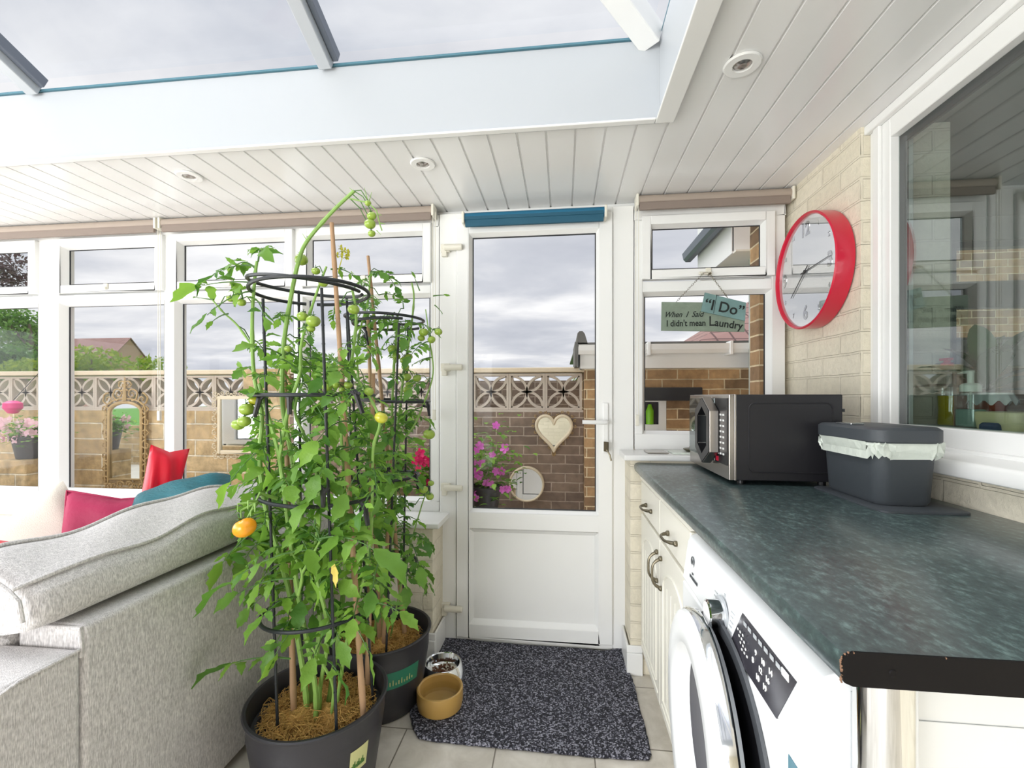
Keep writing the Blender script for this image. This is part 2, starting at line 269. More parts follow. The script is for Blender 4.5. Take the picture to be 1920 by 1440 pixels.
# ------------------------------------------------------------------ mesh helpers
class MB:
    def __init__(s): s.v = []; s.f = []; s.uv = None
    def add(s, vs, fs):
        b = len(s.v); s.v += [tuple(v) for v in vs]; s.f += [tuple(i + b for i in f) for f in fs]; return s
    def box(s, a, b, rz=0, c=None):
        x0, y0, z0 = a; x1, y1, z1 = b
        vs = [(x0, y0, z0), (x1, y0, z0), (x1, y1, z0), (x0, y1, z0), (x0, y0, z1), (x1, y0, z1), (x1, y1, z1), (x0, y1, z1)]
        if rz:
            c = c or ((x0 + x1) / 2, (y0 + y1) / 2); cs, sn = math.cos(rz), math.sin(rz)
            vs = [(c[0] + (x - c[0]) * cs - (y - c[1]) * sn, c[1] + (x - c[0]) * sn + (y - c[1]) * cs, z) for x, y, z in vs]
        return s.add(vs, [(0, 3, 2, 1), (4, 5, 6, 7), (0, 1, 5, 4), (1, 2, 6, 5), (2, 3, 7, 6), (3, 0, 4, 7)])
    def prism(s, poly, d, org=(0, 0, 0), u=(1, 0, 0), w=(0, 0, 1), n=(0, 1, 0)):
        o, u, w, n = map(Vector, (org, u, w, n)); k = len(poly)
        vs = [o + u * p[0] + w * p[1] for p in poly] + [o + u * p[0] + w * p[1] + n * d for p in poly]
        fs = [tuple(range(k)), tuple(range(2 * k - 1, k - 1, -1))] + [((i + 1) % k, i, i + k, (i + 1) % k + k) for i in range(k)]
        return s.add(vs, fs)
    def tube(s, pts, r, seg=8, closed=False, caps=True):
        pts = [Vector(p) for p in pts]; n = len(pts); rr = r if isinstance(r, (list, tuple)) else [r] * n
        vs = []; fs = []; up = None
        for i, p in enumerate(pts):
            a = pts[(i - 1) % n] if (closed or i > 0) else p; b = pts[(i + 1) % n] if (closed or i < n - 1) else p
            t = (b - a)
            if t.length < 1e-9: t = Vector((0, 0, 1))
            t.normalize()
            if up is None: up = t.orthogonal().normalized()
            else:
                up = up - t * up.dot(t)
                up = up.normalized() if up.length > 1e-6 else t.orthogonal().normalized()
            w = t.cross(up)
            for j in range(seg):
                an = 2 * PI * j / seg; vs.append(p + (up * math.cos(an) + w * math.sin(an)) * rr[i])
        m = n if closed else n - 1
        for i in range(m):
            for j in range(seg):
                a = i * seg + j; b = i * seg + (j + 1) % seg; c = ((i + 1) % n) * seg + (j + 1) % seg; d = ((i + 1) % n) * seg + j
                fs.append((a, b, c, d))
        if caps and not closed: fs.append(tuple(range(seg - 1, -1, -1))); fs.append(tuple((n - 1) * seg + j for j in range(seg)))
        return s.add(vs, fs)
    def lathe(s, prof, c=(0, 0, 0), seg=32, axis='Z', cap=False):
        vs = []; fs = []; n = len(prof)
        for r, z in prof:
            for j in range(seg):
                a = 2 * PI * j / seg; x, y = r * math.cos(a), r * math.sin(a)
                p = (x, y, z) if axis == 'Z' else ((z, x, y) if axis == 'X' else (x, z, y))
                vs.append((c[0] + p[0], c[1] + p[1], c[2] + p[2]))
        for i in range(n - 1):
            for j in range(seg):
                a = i * seg + j; b = i * seg + (j + 1) % seg
                fs.append((a, b, b + seg, a + seg) if axis != 'Y' else (a, a + seg, b + seg, b))
        if cap and prof[0][0] > 1e-6: fs.append(tuple(range(seg - 1, -1, -1)))
        if cap and prof[-1][0] > 1e-6: fs.append(tuple((n - 1) * seg + j for j in range(seg)))
        return s.add(vs, fs)
    def grid(s, fn, nu, nv, cu=False, cv=False):
        vs = [fn(i / nu, j / nv) for i in range(nu + (0 if cu else 1)) for j in range(nv + (0 if cv else 1))]
        NU = nu if cu else nu + 1; NV = nv if cv else nv + 1
        fs = [(i * NV + j, ((i + 1) % NU) * NV + j, ((i + 1) % NU) * NV + (j + 1) % NV, i * NV + (j + 1) % NV) for i in range(nu) for j in range(nv)]
        return s.add(vs, fs)
    def sphere(s, c, r, seg=12, rings=8, sq=1):
        return s.lathe([(max(0, r * math.sin(PI * i / rings)), -r * sq * math.cos(PI * i / rings)) for i in range(rings + 1)], c, seg)
    def build(s, name, m, parent=None, smooth=False, bevel=0, loc=None, seg=2, sub=0, fix=True):
        me = bpy.data.meshes.new(name); me.from_pydata(s.v, [], s.f); me.update()
        bm = bmesh.new(); bm.from_mesh(me); bmesh.ops.remove_doubles(bm, verts=bm.verts, dist=1e-6)
        if fix: bmesh.ops.recalc_face_normals(bm, faces=bm.faces)
        if s.uv:
            l = bm.loops.layers.uv.new('UVMap')
            for f in bm.faces:
                for lp in f.loops: lp[l].uv = s.uv(lp.vert.co)
        bm.to_mesh(me); bm.free()
        if smooth:
            me.polygons.foreach_set('use_smooth', [True] * len(me.polygons))
            try: me.set_sharp_from_angle(angle=math.radians(38))
            except Exception: pass
        me.materials.append(m if not isinstance(m, str) else M[m])
        o = bpy.data.objects.new(name, me); COL.objects.link(o)
        if parent: o.parent = parent; o.matrix_parent_inverse = Matrix.Translation(-Vector(parent.location)) if False else Matrix.Identity(4)
        if parent and parent.get('_off') is not None: pass
        if parent:   # geometry is written in world coordinates: shift it into the root's frame
            r = ROOT.get(parent.name, Vector((0, 0, 0))); me.transform(Matrix.Translation(-r)); ROOT[o.name] = r
        if bevel:
            b = o.modifiers.new('bevel', 'BEVEL'); b.width = bevel; b.segments = seg; b.limit_method = 'ANGLE'; b.angle_limit = math.radians(40); b.harden_normals = False
            if not smooth:
                me.polygons.foreach_set('use_smooth', [True] * len(me.polygons))
                try: me.set_sharp_from_angle(angle=math.radians(70))
                except Exception: pass
                b2 = o.modifiers.new('wn', 'WEIGHTED_NORMAL'); b2.keep_sharp = True
        if sub:
            b = o.modifiers.new('sub', 'SUBSURF'); b.levels = sub; b.render_levels = sub
        return o
ROOT = {}
def thing(name, label, cat, loc=(0, 0, 0), group=None):
    o = bpy.data.objects.new(name, None); COL.objects.link(o); o.location = loc; o.empty_display_size = .05
    o['label'] = label; o['category'] = cat
    if group: o['group'] = group
    ROOT[o.name] = Vector(loc); return o
def tag(o, label, cat, group=None, kind=None):
    o['label'] = label; o['category'] = cat
    if group: o['group'] = group
    if kind: o['kind'] = kind
    return o
def struct(o, label=None, cat=None): 
    o['kind'] = 'structure'
    o['label'] = label; o['category'] = cat
    return o
def plab(o, l): o['label'] = l; return o
FONT = bpy.data.fonts.load('<builtin>') if False else None
def text_mb(txt, size, ext=.0006, shear=0, bold=0, sx=1):
    cu = bpy.data.curves.new('t', 'FONT'); cu.body = txt; cu.size = size; cu.extrude = ext; cu.shear = shear; cu.offset = bold; cu.align_x = 'CENTER'; cu.align_y = 'CENTER'; cu.resolution_u = 3
    o = bpy.data.objects.new('t', cu); COL.objects.link(o)
    dg = bpy.context.evaluated_depsgraph_get(); me = bpy.data.meshes.new_from_object(o.evaluated_get(dg))
    vs = [v.co.copy() for v in me.vertices]; fs = [tuple(p.vertices) for p in me.polygons]
    bpy.data.objects.remove(o); bpy.data.curves.remove(cu); bpy.data.meshes.remove(me)
    return [Vector((v.x * sx, v.y, v.z)) for v in vs], fs
def put_text(mb, txt, size, org, u, w, rot=0, **k):
    u, w = Vector(u), Vector(w); n = u.cross(w); vs, fs = text_mb(txt, size, **k); c, s = math.cos(rot), math.sin(rot)
    org = Vector(org)
    mb.add([org + u * (v.x * c - v.y * s) + w * (v.x * s + v.y * c) + n * v.z for v in vs], fs); return mb
def frame_mb(x0, x1, z0, z1, w, y0, y1, mb=None):   # picture-frame of four bars in the XZ plane, width w inward
    mb = mb or MB()
    mb.box((x0, y0, z0), (x0 + w, y1, z1)); mb.box((x1 - w, y0, z0), (x1, y1, z1))
    mb.box((x0 + w, y0, z1 - w), (x1 - w, y1, z1)); mb.box((x0 + w, y0, z0), (x1 - w, y1, z0 + w)); return mb
def bead_mb(x0, x1, z0, z1, w, yf, yb, mb=None):    # sloping glazing bead: outer edge at yf, inner edge (w inwards) at yb
    mb = mb or MB()
    vs = [(x0, yf, z0), (x1, yf, z0), (x1, yf, z1), (x0, yf, z1), (x0 + w, yb, z0 + w), (x1 - w, yb, z0 + w), (x1 - w, yb, z1 - w), (x0 + w, yb, z1 - w)]
    return mb.add(vs, [(0, 1, 5, 4), (1, 2, 6, 5), (2, 3, 7, 6), (3, 0, 4, 7)])


# ================================================================== ROOM SHELL
ZC = 2.12; XR = 1.02; YW = 1.98; XL = -4.1; YB = -2.4; LX = .317; LY = 1.524
mb = MB().box((XL - .3, YB - .3, -.06), (1.32, 2.32, 0)); struct(mb.build('floor', 'tile'), 'grey beige stone effect tiled floor', 'floor')
# ceiling of white pvc boards with v-grooves running towards the door wall
def board_ceiling(x0, x1, y0, y1, off=.046, pitch=.1035):
    mb = MB(); prof = []; k = math.ceil((x0 - off) / pitch)
    prof.append((x0, ZC)); x = off + k * pitch
    while x < x1 - .012:
        if x > x0 + .006: prof += [(x - .005, ZC), (x - .0045, ZC + .006), (x + .0025, ZC + .006), (x + .004, ZC)]
        x += pitch
    prof.append((x1, ZC))
    n = len(prof)
    vs = [(p[0], y0, p[1]) for p in prof] + [(p[0], y1, p[1]) for p in prof] + [(x0, y0, ZC + .03), (x1, y0, ZC + .03), (x0, y1, ZC + .03), (x1, y1, ZC + .03)]
    fs = [(i, i + 1, n + i + 1, n + i) for i in range(n - 1)] + [(2 * n, 2 * n + 2, 2 * n + 3, 2 * n + 1)]
    return mb.add(vs, fs)
cl = board_ceiling(XL, XR + .06, LY, 2.26)
for a in (board_ceiling(LX, XR + .06, YB, LY), board_ceiling(XL, LX, YB, -1.55), board_ceiling(XL, -3.55, -1.55, LY)):
    cl.add(a.v, a.f)
co = cl.build('ceiling', 'upvc2', fix=False); struct(co, 'white board ceiling with v-grooves running towards the door', 'ceiling')
# lantern upstand (white fascia well around the roof glazing)
UZ = 2.372; LXL = -3.55; LYB = -1.55
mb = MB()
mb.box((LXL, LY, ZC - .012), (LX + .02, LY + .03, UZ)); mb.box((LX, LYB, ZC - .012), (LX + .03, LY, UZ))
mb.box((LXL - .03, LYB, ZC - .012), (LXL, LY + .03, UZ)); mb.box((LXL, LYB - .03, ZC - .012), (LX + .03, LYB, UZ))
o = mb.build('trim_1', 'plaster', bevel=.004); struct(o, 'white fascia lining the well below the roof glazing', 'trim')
mb = MB(); t = .008
mb.box((LXL, LY - .012, ZC - .020), (LX - .013, LY + .014, ZC - .0125)); mb.box((LX - .012, LYB, ZC - .020), (LX + .05, LY + .014, ZC - .0125))
o = mb.build('trim_2', 'upvc', bevel=.003); struct(o, 'white corner bead along the bottom of the roof well', 'trim')
# roof slab over the flat perimeter
mb = MB()
mb.box((XL - .3, LY + .031, ZC + .04), (XR + .05, 2.42, ZC + .22)); mb.box((LX + .031, YB - .3, ZC + .04), (XR + .05, LY + .03, ZC + .22))
mb.box((XL - .3, YB - .3, ZC + .04), (LXL - .031, LY + .03, ZC + .22)); mb.box((LXL - .03, YB - .3, ZC + .04), (LX + .03, LYB - .031, ZC + .22))
struct(mb.build('trim_3', 'white'), 'flat perimeter roof deck of the sunroom', 'roof')
# lantern roof: hips, ridge, bars and glass
roof = thing('roof_lantern', 'glazed roof lantern with grey bars over the sunroom', 'roof lantern', (LX, LY, UZ))
tp = .42; run = (LY - LYB) / 2; rz = UZ + run * tp; yr = (LY + LYB) / 2; xr0 = LXL + run; xr1 = LX - run
def gbar(name, a, b, w, m, hh=.05, lab=None):
    a, b = Vector(a), Vector(b); d = (b - a).normalized(); s = d.cross(Vector((0, 0, 1))).normalized(); u = s.cross(d)
    mb = MB(); mb.prism([(-w / 2, -hh), (w / 2, -hh), (w / 2, .012), (-w / 2, .012)], (b - a).length, a, s, u, d)
    o = mb.build(name, m, roof, bevel=.003)
    if lab: plab(o, lab)
    return o
E0, E1, E2, E3 = (LX - .02, LY - .0, UZ + .02), (LXL, LY, UZ + .02), (LXL, LYB, UZ + .02), (LX, LYB, UZ + .02)
R0, R1 = (xr1, yr, rz), (xr0, yr, rz)
gbar('hip_bar', E0, R0, .07, 'upvc', .06, 'white hip bar at the right corner')
for a, b in ((E3, R0), (E1, R1), (E2, R1)): gbar('hip_bar', a, b, .07, 'upvc', .06)
if (Vector(R0) - Vector(R1)).length > .1: gbar('ridge_bar', R0, R1, .08, 'upvc', .08)
def bar_at(x):
    if x > xr1: f = (LX - x) / run
    elif x < xr0: f = (x - LXL) / run
    else: f = 1
    for ye in (LY, LYB):
        y2 = ye + (yr - ye) * f; z2 = UZ + (rz - UZ) * f + .02
        gbar('glazing_bar', (x - .013, ye, UZ + .02), (x - .013, y2, z2), .048, 'alu', .045)
        gbar('glazing_bar_edge', (x + .022, ye, UZ + .035), (x + .022, y2, z2 + .012), .02, 'aludark', .03, 'dark grey bar edge')
for x in (-.822, -2.01, -3.2): bar_at(x)
mb = MB(); zz = .03
def up(p): return (p[0], p[1], p[2] + zz)
for quad in ([E1, E0, R0, R1], [E3, E2, R1, R0]): mb.add([up(p) for p in quad], [(0, 1, 2, 3)])
mb.add([up(p) for p in (E0, E3, R0)], [(0, 1, 2)]); mb.add([up(p) for p in (E2, E1, R1)], [(0, 1, 2)])
mb.build('roof_glass', 'roofglass', roof)
mb = MB(); mb.box((LXL, LY - .006, UZ), (LX - .03, LY + .02, UZ + .007)); mb.box((LX, LYB, UZ), (LX + .02, LY - .03, UZ + .007))
plab(mb.build('eaves_trim', 'trimblue', roof), 'thin blue grey eaves trim')

# ------------------------------------------------------------ door wall: dwarf walls, sills, frames
WX = -.585
mb = MB(); mb.box((XL, YW, 0), (WX, 2.30, .60)); mb.box((WX, 2.245, 0), (WX + .001, 2.3, .6))
o = mb.build('wall_back_left', 'cream'); struct(o, 'cream painted brick dwarf wall below the long window', 'wall')
mb = MB().box((.29, YW, 0), (XR, 2.30, .92)); struct(mb.build('wall_back_right', 'cream'), 'cream painted brick dwarf wall between the door and the cupboards', 'wall')
mb = MB(); mb.box((XL, 2.2, ZC - .03), (XR + .06, 2.26, ZC)); struct(mb.build('trim_4', 'upvc', bevel=.003), 'white head trim above the windows and door', 'trim')
# outer stone skin of the dwarf wall
mb = MB(); mb.box((XL - .12, 2.31, -.35), (WX - .01, 2.42, .62)); struct(mb.build('wall_outer', 'stone'), 'buff stone outer skin of the dwarf wall', 'wall')
# sills
def sill(name, x0, x1, z, y0, y1, lab):
    mb = MB(); y = y0; mb.prism([(y0, z - .004), (y0 + .006, z), (y1, z), (y1, z - .025), (y0 + .004, z - .025), (y0, z - .018)], x1 - x0, (x0, 0, 0), (0, 1, 0), (0, 0, 1), (1, 0, 0))
    return struct(mb.build(name, 'upvc', bevel=.002), lab, 'window sill')
sill('trim_5', XL, WX + .035, .627, 1.95, 2.165, 'white window sill of the long window behind the sofa')
sill('trim_6', .262, XR, .945, 1.955, 2.165, 'white window sill behind the microwave')
def skirt(name, pts, lab, h=.105, t=.016):
    mb = MB()
    for (x0, y0, x1, y1) in pts:
        mb.box((x0, y0, 0), (x1, y1, h - .03)); 
        if x1 - x0 > y1 - y0: mb.box((x0, y0 + .006, h - .03), (x1, y1, h))
        else: mb.box((x0 + (.006 if x0 < 0 else .0), y0, h - .03), (x1 - (.0 if x0 < 0 else .006), y1, h))
    return struct(mb.build(name, 'upvc', bevel=.003), lab, 'skirting board')
skirt('baseboard_left', [(XL, YW - .017, WX + .016, YW - .001), (WX + .001, YW, WX + .017, 2.14)], 'white skirting along the dwarf wall left of the door', .125)
skirt('baseboard_right', [(.273, YW - .017, .34, YW - .001), (.2735, YW, .2895, 2.14)], 'white skirting beside the cupboards right of the door', .125)

def window_back(name, lab, x0, x1, z0, z1, bays, ztr0, ztr1, casement_handles=True, first_open=True):
    """bays: list of (glass x0, glass x1); frame depth 2.14..2.23"""
    yf, yb, yg = 2.155, 2.235, 2.20
    w = thing(name, lab, 'window', ((x0 + x1) / 2, 2.19, z0)); w['kind'] = 'structure'
    mb = MB(); mb.box((x0, yf, z0), (x1, yb, z0 + (bays[0][2] - z0 - .012))); mb.box((x0, yf, ztr1 + .2425), (x1, yb, z1))
    xs = [x0] + [v for b in bays for v in (b[0] - .018, b[1] + .018)] + [x1]
    zb = bays[0][2] - .012
    for i in range(0, len(xs), 2): mb.box((xs[i], yf, zb), (xs[i + 1], yb, ztr1 + .2425))
    for i in range(1, len(xs) - 1, 2): mb.box((xs[i], yf, ztr0 + .014), (xs[i + 1], yb, ztr1 - .045))
    mb.build('window_frame', 'upvc', w, bevel=.003)
    for (g0, g1, gz0) in bays:
        b = bead_mb(g0 - .018, g1 + .018, gz0 - .012, ztr0 + .014, .014, yf - .001, yg - .006); b.build('glazing_bead', 'upvc', w)
        gk = MB(); frame_mb(g0 - .006, g1 + .006, gz0 - .004, ztr0 + .004, .006, yg - .006, yg, gk); plab(gk.build('gasket', 'gasket', w), 'dark rubber gasket')
        p = MB(); p.box((g0 - .004, yg, gz0 - .002), (g1 + .004, yg + .004, ztr0 + .002)); p.build('pane', 'glass', w)
        # opening sash above the transom
        s0, s1, sz0, sz1 = g0 - .024, g1 + .024, ztr1 - .036, ztr1 + .2425 + .012
        cx0, cx1 = max(s0, x0 + .004), min(s1, x1 - .004)
        sm = MB(); frame_mb(cx0, cx1, sz0, sz1, .040, yf - .022, yf + .03, sm); sash = sm.build('sash', 'upvc', w, bevel=.003)
        b = bead_mb(cx0 + .040, cx1 - .040, sz0 + .040, sz1 - .040, .012, yf - .02, yf + .02)
        b.build('glazing_bead', 'upvc', sash)
        gk = MB(); frame_mb(cx0 + .049, cx1 - .049, sz0 + .049, sz1 - .049, .005, yf + .016, yf + .022, gk); plab(gk.build('gasket', 'gasket', sash), 'dark rubber gasket')
        p = MB(); p.box((cx0 + .049, yf + .022, sz0 + .049), (cx1 - .049, yf + .026, sz1 - .049)); p.build('pane', 'glass', sash)
        if casement_handles:
            h = MB(); xc = (g0 + g1) / 2; h.box((xc - .012, yf - .032, sz0 + .012), (xc + .012, yf - .0225, sz0 + .04)); h.box((xc - .045, yf - .042, sz0 + .006), (xc + .012, yf - .032, sz0 + .02))
            h.build('sash_handle', 'ivory', sash, bevel=.003)
    return w
gz = .69
window_back('window_1', 'long white framed window of tall panes behind the sofa and plants', XL + .02, -.605, .627, 2.088,
            [(-3.95, -3.02, gz), (-2.86 - 0, -2.865 + .0001, gz)][:0] + [(-3.92, -2.875, gz), (-2.71, -2.113, gz), (-2.019, -1.384, gz), (-1.299, -.665, gz)], 1.69, 1.79)
w2 = window_back('window_2', 'white framed window above the microwave with the hanging sign', .335, 1.0, .945, 2.088, [(.39, .925, 1.03)], 1.668, 1.775)
# ------------------------------------------------------------ door
d = thing('door_1', 'white half glazed door in its frame with white lever handle', 'door', (-.15, 2.19, 0)); d['kind'] = 'structure'
mb = MB(); yf = 2.15
mb.box((-.60, yf, 0), (-.515, 2.235, 2.088)); mb.box((.235, yf, 0), (.33, 2.235, 2.088)); mb.box((-.515, yf, 2.06), (.235, 2.235, 2.088)); mb.box((-.515, yf, 0), (.235, 2.235, .028))
mb.build('door_frame', 'upvc', d, bevel=.003)
mb = MB(); x0, x1, z0, z1 = -.513, .232, .030, 2.058; yl = 2.135
mb.box((x0, yl, z0), (x0 + .062, 2.2, z1)); mb.box((x1 - .062, yl, z0), (x1, 2.2, z1)); mb.box((x0 + .062, yl, z1 - .075), (x1 - .062, 2.2, z1)); mb.box((x0 + .062, yl, z0), (x1 - .062, 2.2, z0 + .065)); mb.box((x0 + .062, yl, .555), (x1 - .062, 2.2, .635))
leaf = mb.build('door_leaf', 'upvc', d, bevel=.004)
mb = bead_mb(x0 + .062, x1 - .062, .635, z1 - .075, .014, yl + .001, yl + .03); bead_mb(x0 + .062, x1 - .062, z0 + .065, .555, .022, yl + .001, yl + .022, mb); mb.build('glazing_bead', 'upvc', leaf)
mb = MB(); frame_mb(x0 + .074, x1 - .074, .647, z1 - .087, .006, yl + .028, yl + .034, mb); plab(mb.build('gasket', 'gasket', leaf), 'dark rubber gasket')
mb = MB(); mb.box((x0 + .074, yl + .034, .647), (x1 - .074, yl + .038, z1 - .087)); mb.build('pane', 'glass', leaf)
mb = MB(); mb.box((x0 + .075, yl + .02, z0 + .075), (x1 - .075, yl + .05, .545)); mb.build('lower_panel', 'upvc', leaf)
for z in (1.915, 1.335, .752, .168):
    mb = MB(); mb.lathe([(.013, -.045), (.015, -.04), (.015, .04), (.013, .045)], (-.525, 2.122, z), 16, 'X', True); mb.box((-.59, 2.13, z - .018), (-.545, 2.152, z + .02)); mb.box((-.585, 2.128, z - .04), (-.56, 2.15, z))
    mb.build('hinge', 'ivory', d, bevel=.002)
mb = MB(); mb.box((.185, 2.125, .93), (.213, 2.136, 1.165)); hp = mb.build('handle_plate', 'white', d, bevel=.006)
mb = MB(); mb.tube([(.199, 2.13, 1.075), (.199, 2.088, 1.075)], .010, 12); mb.tube([(.199, 2.088, 1.075), (.19, 2.082, 1.075), (.09, 2.082, 1.077)], [.010, .0105, .0095], 12); mb.build('door_handle', 'white', d, smooth=True)
mb = MB(); mb.lathe([(.009, -.004), (.009, .004)], (.199, 2.121, .965), 14, 'Y', True); mb.box((.196, 2.085, .94), (.202, 2.117, .985), .5); mb.tube([(.20, 2.092, .95), (.215, 2.088, .925), (.22, 2.088, .9)], .004, 6)
plab(mb.build('door_key', 'pewter', d), 'small bunch of keys in the lock')
# ------------------------------------------------------------ right wall with the kitchen window
KY0, KY1, KZ0, KZ1 = -.35, 1.672, .985, ZC
mb = MB(); mb.box((XR, KY1, 0), (XR + .28, 2.30, ZC)); mb.box((XR, YB, 0), (XR + .28, KY0, ZC)); mb.box((XR, KY0, 0), (XR + .28, KY1, KZ0))
struct(mb.build('wall_right', 'cream'), 'cream painted brick wall carrying the clock', 'wall')
k = thing('window_3', 'large white framed kitchen window in the right wall', 'window', (XR + .06, .66, KZ0)); k['kind'] = 'structure'
fx0, fx1 = XR + .03, XR + .10
mb = MB(); fw = .095
mb.box((fx0, KY1 - fw, KZ0), (fx1, KY1, KZ1)); mb.box((fx0, KY0, KZ0), (fx1, KY0 + fw, KZ1)); mb.box((fx0, KY0 + fw, KZ1 - .09), (fx1, KY1 - fw, KZ1)); mb.box((fx0, KY0 + fw, KZ0), (fx1, KY1 - fw, 1.105))
mb.box((fx0 - .02, KY0, ZC - .03), (fx0, KY1, ZC - .001)); mb.box((fx0 - .012, KY1 - .06, KZ0 + .06), (fx0, KY1 - .03, ZC - .03))
mb.box((fx0 - .012, KY0, KZ0 + .045), (fx0, KY1, KZ0 + .068))
mb.build('window_frame', 'upvc', k, bevel=.003)
mb = MB(); mb.box((fx0 + .028, KY0 + fw, 1.102), (fx0 + .04, KY0 + fw + .02, KZ1 - .088)); mb.box((fx0 + .028, KY1 - fw - .022, 1.104), (fx0 + .04, KY1 - fw, KZ1 - .088)); mb.box((fx0 + .028, KY0 + fw, KZ1 - .118), (fx0 + .04, KY1 - fw, KZ1 - .089))
plab(mb.build('gasket', 'gasket', k), 'black spacer edge of the glass')
mb = MB(); mb.box((fx0 + .026, KY0 + fw, 1.104), (fx0 + .030, KY1 - fw, KZ1 - .089)); mb.build('pane', 'kglass', k)
mb = MB(); mb.prism([(.975, .99), (.972, 1.0), (.972, 1.022), (.98, 1.032), (fx0, 1.045), (fx0, .99)], KY1 - KY0 - .004, (0, KY0 + .002, 0), (1, 0, 0), (0, 0, 1), (0, 1, 0)); mb.build('sill', 'upvc', k, bevel=.003)
mb = MB(); mb.box((XR + .102, KY0, 1.06), (XR + .33, KY1, 1.10)); mb.build('inner_sill', 'white', k)
# left and rear walls: glazed sunroom sides behind and beside the camera
mb = MB(); mb.box((XL - .3, YB, 0), (XL, 2.30, .60)); struct(mb.build('wall_left', 'cream'), 'cream brick dwarf wall on the left side', 'wall')
mb = MB(); y = YB + .05
for yy in (-2.4, -1.5, -.6, .3, 1.2, 2.1): mb.box((XL - .1, yy, .6), (XL - .03, yy + .07, ZC))
mb.box((XL - .1, YB, 1.7), (XL - .03, 2.2, 1.77)); mb.box((XL - .1, YB, .6), (XL - .03, 2.2, .66)); mb.box((XL - .1, YB, 2.05), (XL - .03, 2.2, ZC))
struct(mb.build('window_4', 'upvc'), 'white framed side window of the sunroom', 'window')
mb = MB(); mb.box((-1.0, YB - .2, 0), (XR, YB, ZC)); struct(mb.build('wall_front', 'cream'), 'cream brick wall behind the camera', 'wall')
mb = MB()
for xx in (-4.1, -3.1, -2.07, -1.07): mb.box((xx, YB - .1, 0), (xx + .07, YB - .03, ZC))
mb.box((XL, YB - .1, 2.05), (-1.0, YB - .03, ZC)); mb.box((XL, YB - .1, 0), (-1, YB - .03, .08)); struct(mb.build('window_5', 'upvc'), 'white framed patio doors behind the camera', 'window')
# ------------------------------------------------------------ blinds
def blind(x0, x1, zt, lab, name='roller_blind', m1='blind', m2='blinddark', y=2.118, r=.026, drop=.034):
    b = thing(name, lab, 'roller blind', ((x0 + x1) / 2, y, zt - r))
    mb = MB(); mb.lathe([(r, 0), (r, x1 - x0)], (x0, y, zt - r), 20, 'X', True); mb.build('roller', m1, b, smooth=True)
    mb = MB(); mb.box((x0 + .004, y - .022, zt - r - drop - .012), (x1 - .004, y - .008, zt - r - drop + .02)); mb.box((x0 + .004, y - .0235, zt - r - drop + .02), (x1 - .004, y - .0205, zt - r)); mb.build('bottom_rail', m2, b, bevel=.002)
    for x in (x0 - .012, x1): 
        mb = MB(); mb.box((x, y - .03, zt - .056), (x + .012, y + .032, zt)); mb.build('bracket', 'ivory', b, bevel=.003)
    return b
b1 = blind(-3.98, -2.095, 2.116, 'taupe roller blind at the left end of the long window')
b2 = blind(-2.058, -.625, 2.116, 'taupe roller blind above the tomato plants')
b3 = blind(.345, 1.0, 2.116, 'taupe roller blind over the window beside the clock')
b4 = blind(-.462, .190, 2.068, 'teal blue roller blind on the door', m1='teal', m2='teald', y=2.106, r=.023, drop=.036)
def chain(par, x, y, z0, z1):
    mb = MB(); mb.tube([(x - .006, y, z0), (x - .006, y, z1), (x, y, z1 - .012), (x + .006, y, z1), (x + .006, y, z0)], .0016, 6); c = mb.build('pull_cord', 'ivory', par)
    mb = MB(); mb.box((x - .008, y - .006, z1 - .03), (x + .008, y + .008, z1 + .02)); plab(mb.build('cord_tensioner', 'ivory', c, bevel=.002), 'pale cord tensioner')
chain(b2, -.613, 2.10, 2.08, 1.11); chain(b1, -2.071, 2.10, 2.08, 1.10); chain(b3, .338, 2.10, 2.08, 1.09)
# ceiling downlights
def downlight(p, lab):
    t = thing('ceiling_downlight', lab, 'ceiling light', (p.x, p.y, ZC), 'recessed downlights in the white board ceiling')
    mb = MB(); mb.lathe([(.048, 0), (.05, -.003), (.046, -.007), (.026, -.007), (.024, 0)], (p.x, p.y, ZC - .0005), 36); mb.build('rim', 'white', t, smooth=True)
    mb = MB(); mb.lathe([(.0, -.004), (.012, -.0075), (.02, -.004), (.024, -.001)], (p.x, p.y, ZC - .001), 24); plab(mb.build('lens', 'steel', t, smooth=True), 'clear grey lens')
downlight(pZ(355, 329, ZC), 'round white downlight furthest left, above the long window')
downlight(pZ(793, 306, ZC), 'round white downlight between the tomato plants and the door')
downlight(pZ(1392, 119, ZC), 'round white downlight nearest the camera, beside the roof well')

# ================================================================== WORKTOP, CUPBOARDS, WASHER
WT = .91
mb = MB(); r = .012
prof = [(.305 + r, WT - .0), (XR - .0015, WT), (XR - .0015, WT - .038), (.305 + r, WT - .038), (.3085, WT - .0345), (.305, WT - r - .012), (.305, WT - r), (.3085, WT - .0035)]
mb.prism(prof, 1.973 - .535, (0, .535, 0), (1, 0, 0), (0, 0, 1), (0, 1, 0))
wt = mb.build('worktop', 'worktop', smooth=True); tag(wt, 'long dark green speckled worktop with a black end', 'worktop')
mb = MB(); mb.prism(prof, .0025, (0, .5322, 0), (1, 0, 0), (0, 0, 1), (0, 1, 0)); e1 = mb.build('end_strip', 'blackedge', wt); plab(e1, 'black edging strip with a chipped corner')
mb = MB()
for i in range(16):
    tt = i / 15; x = .3045 + random.uniform(0, .002); z = WT - .004 - tt * .03; mb.sphere((x + (.006 if i == 0 else 0), .533, z), random.uniform(.0008, .0018), 5, 4)
for x in (.309, .3125, .318, .41): mb.sphere((x, .533, WT - .001 if x > .312 else WT - .003), .0013, 5, 4)
plab(mb.build('chipped_corner', 'chip', wt), 'bare chipped board at the corner')
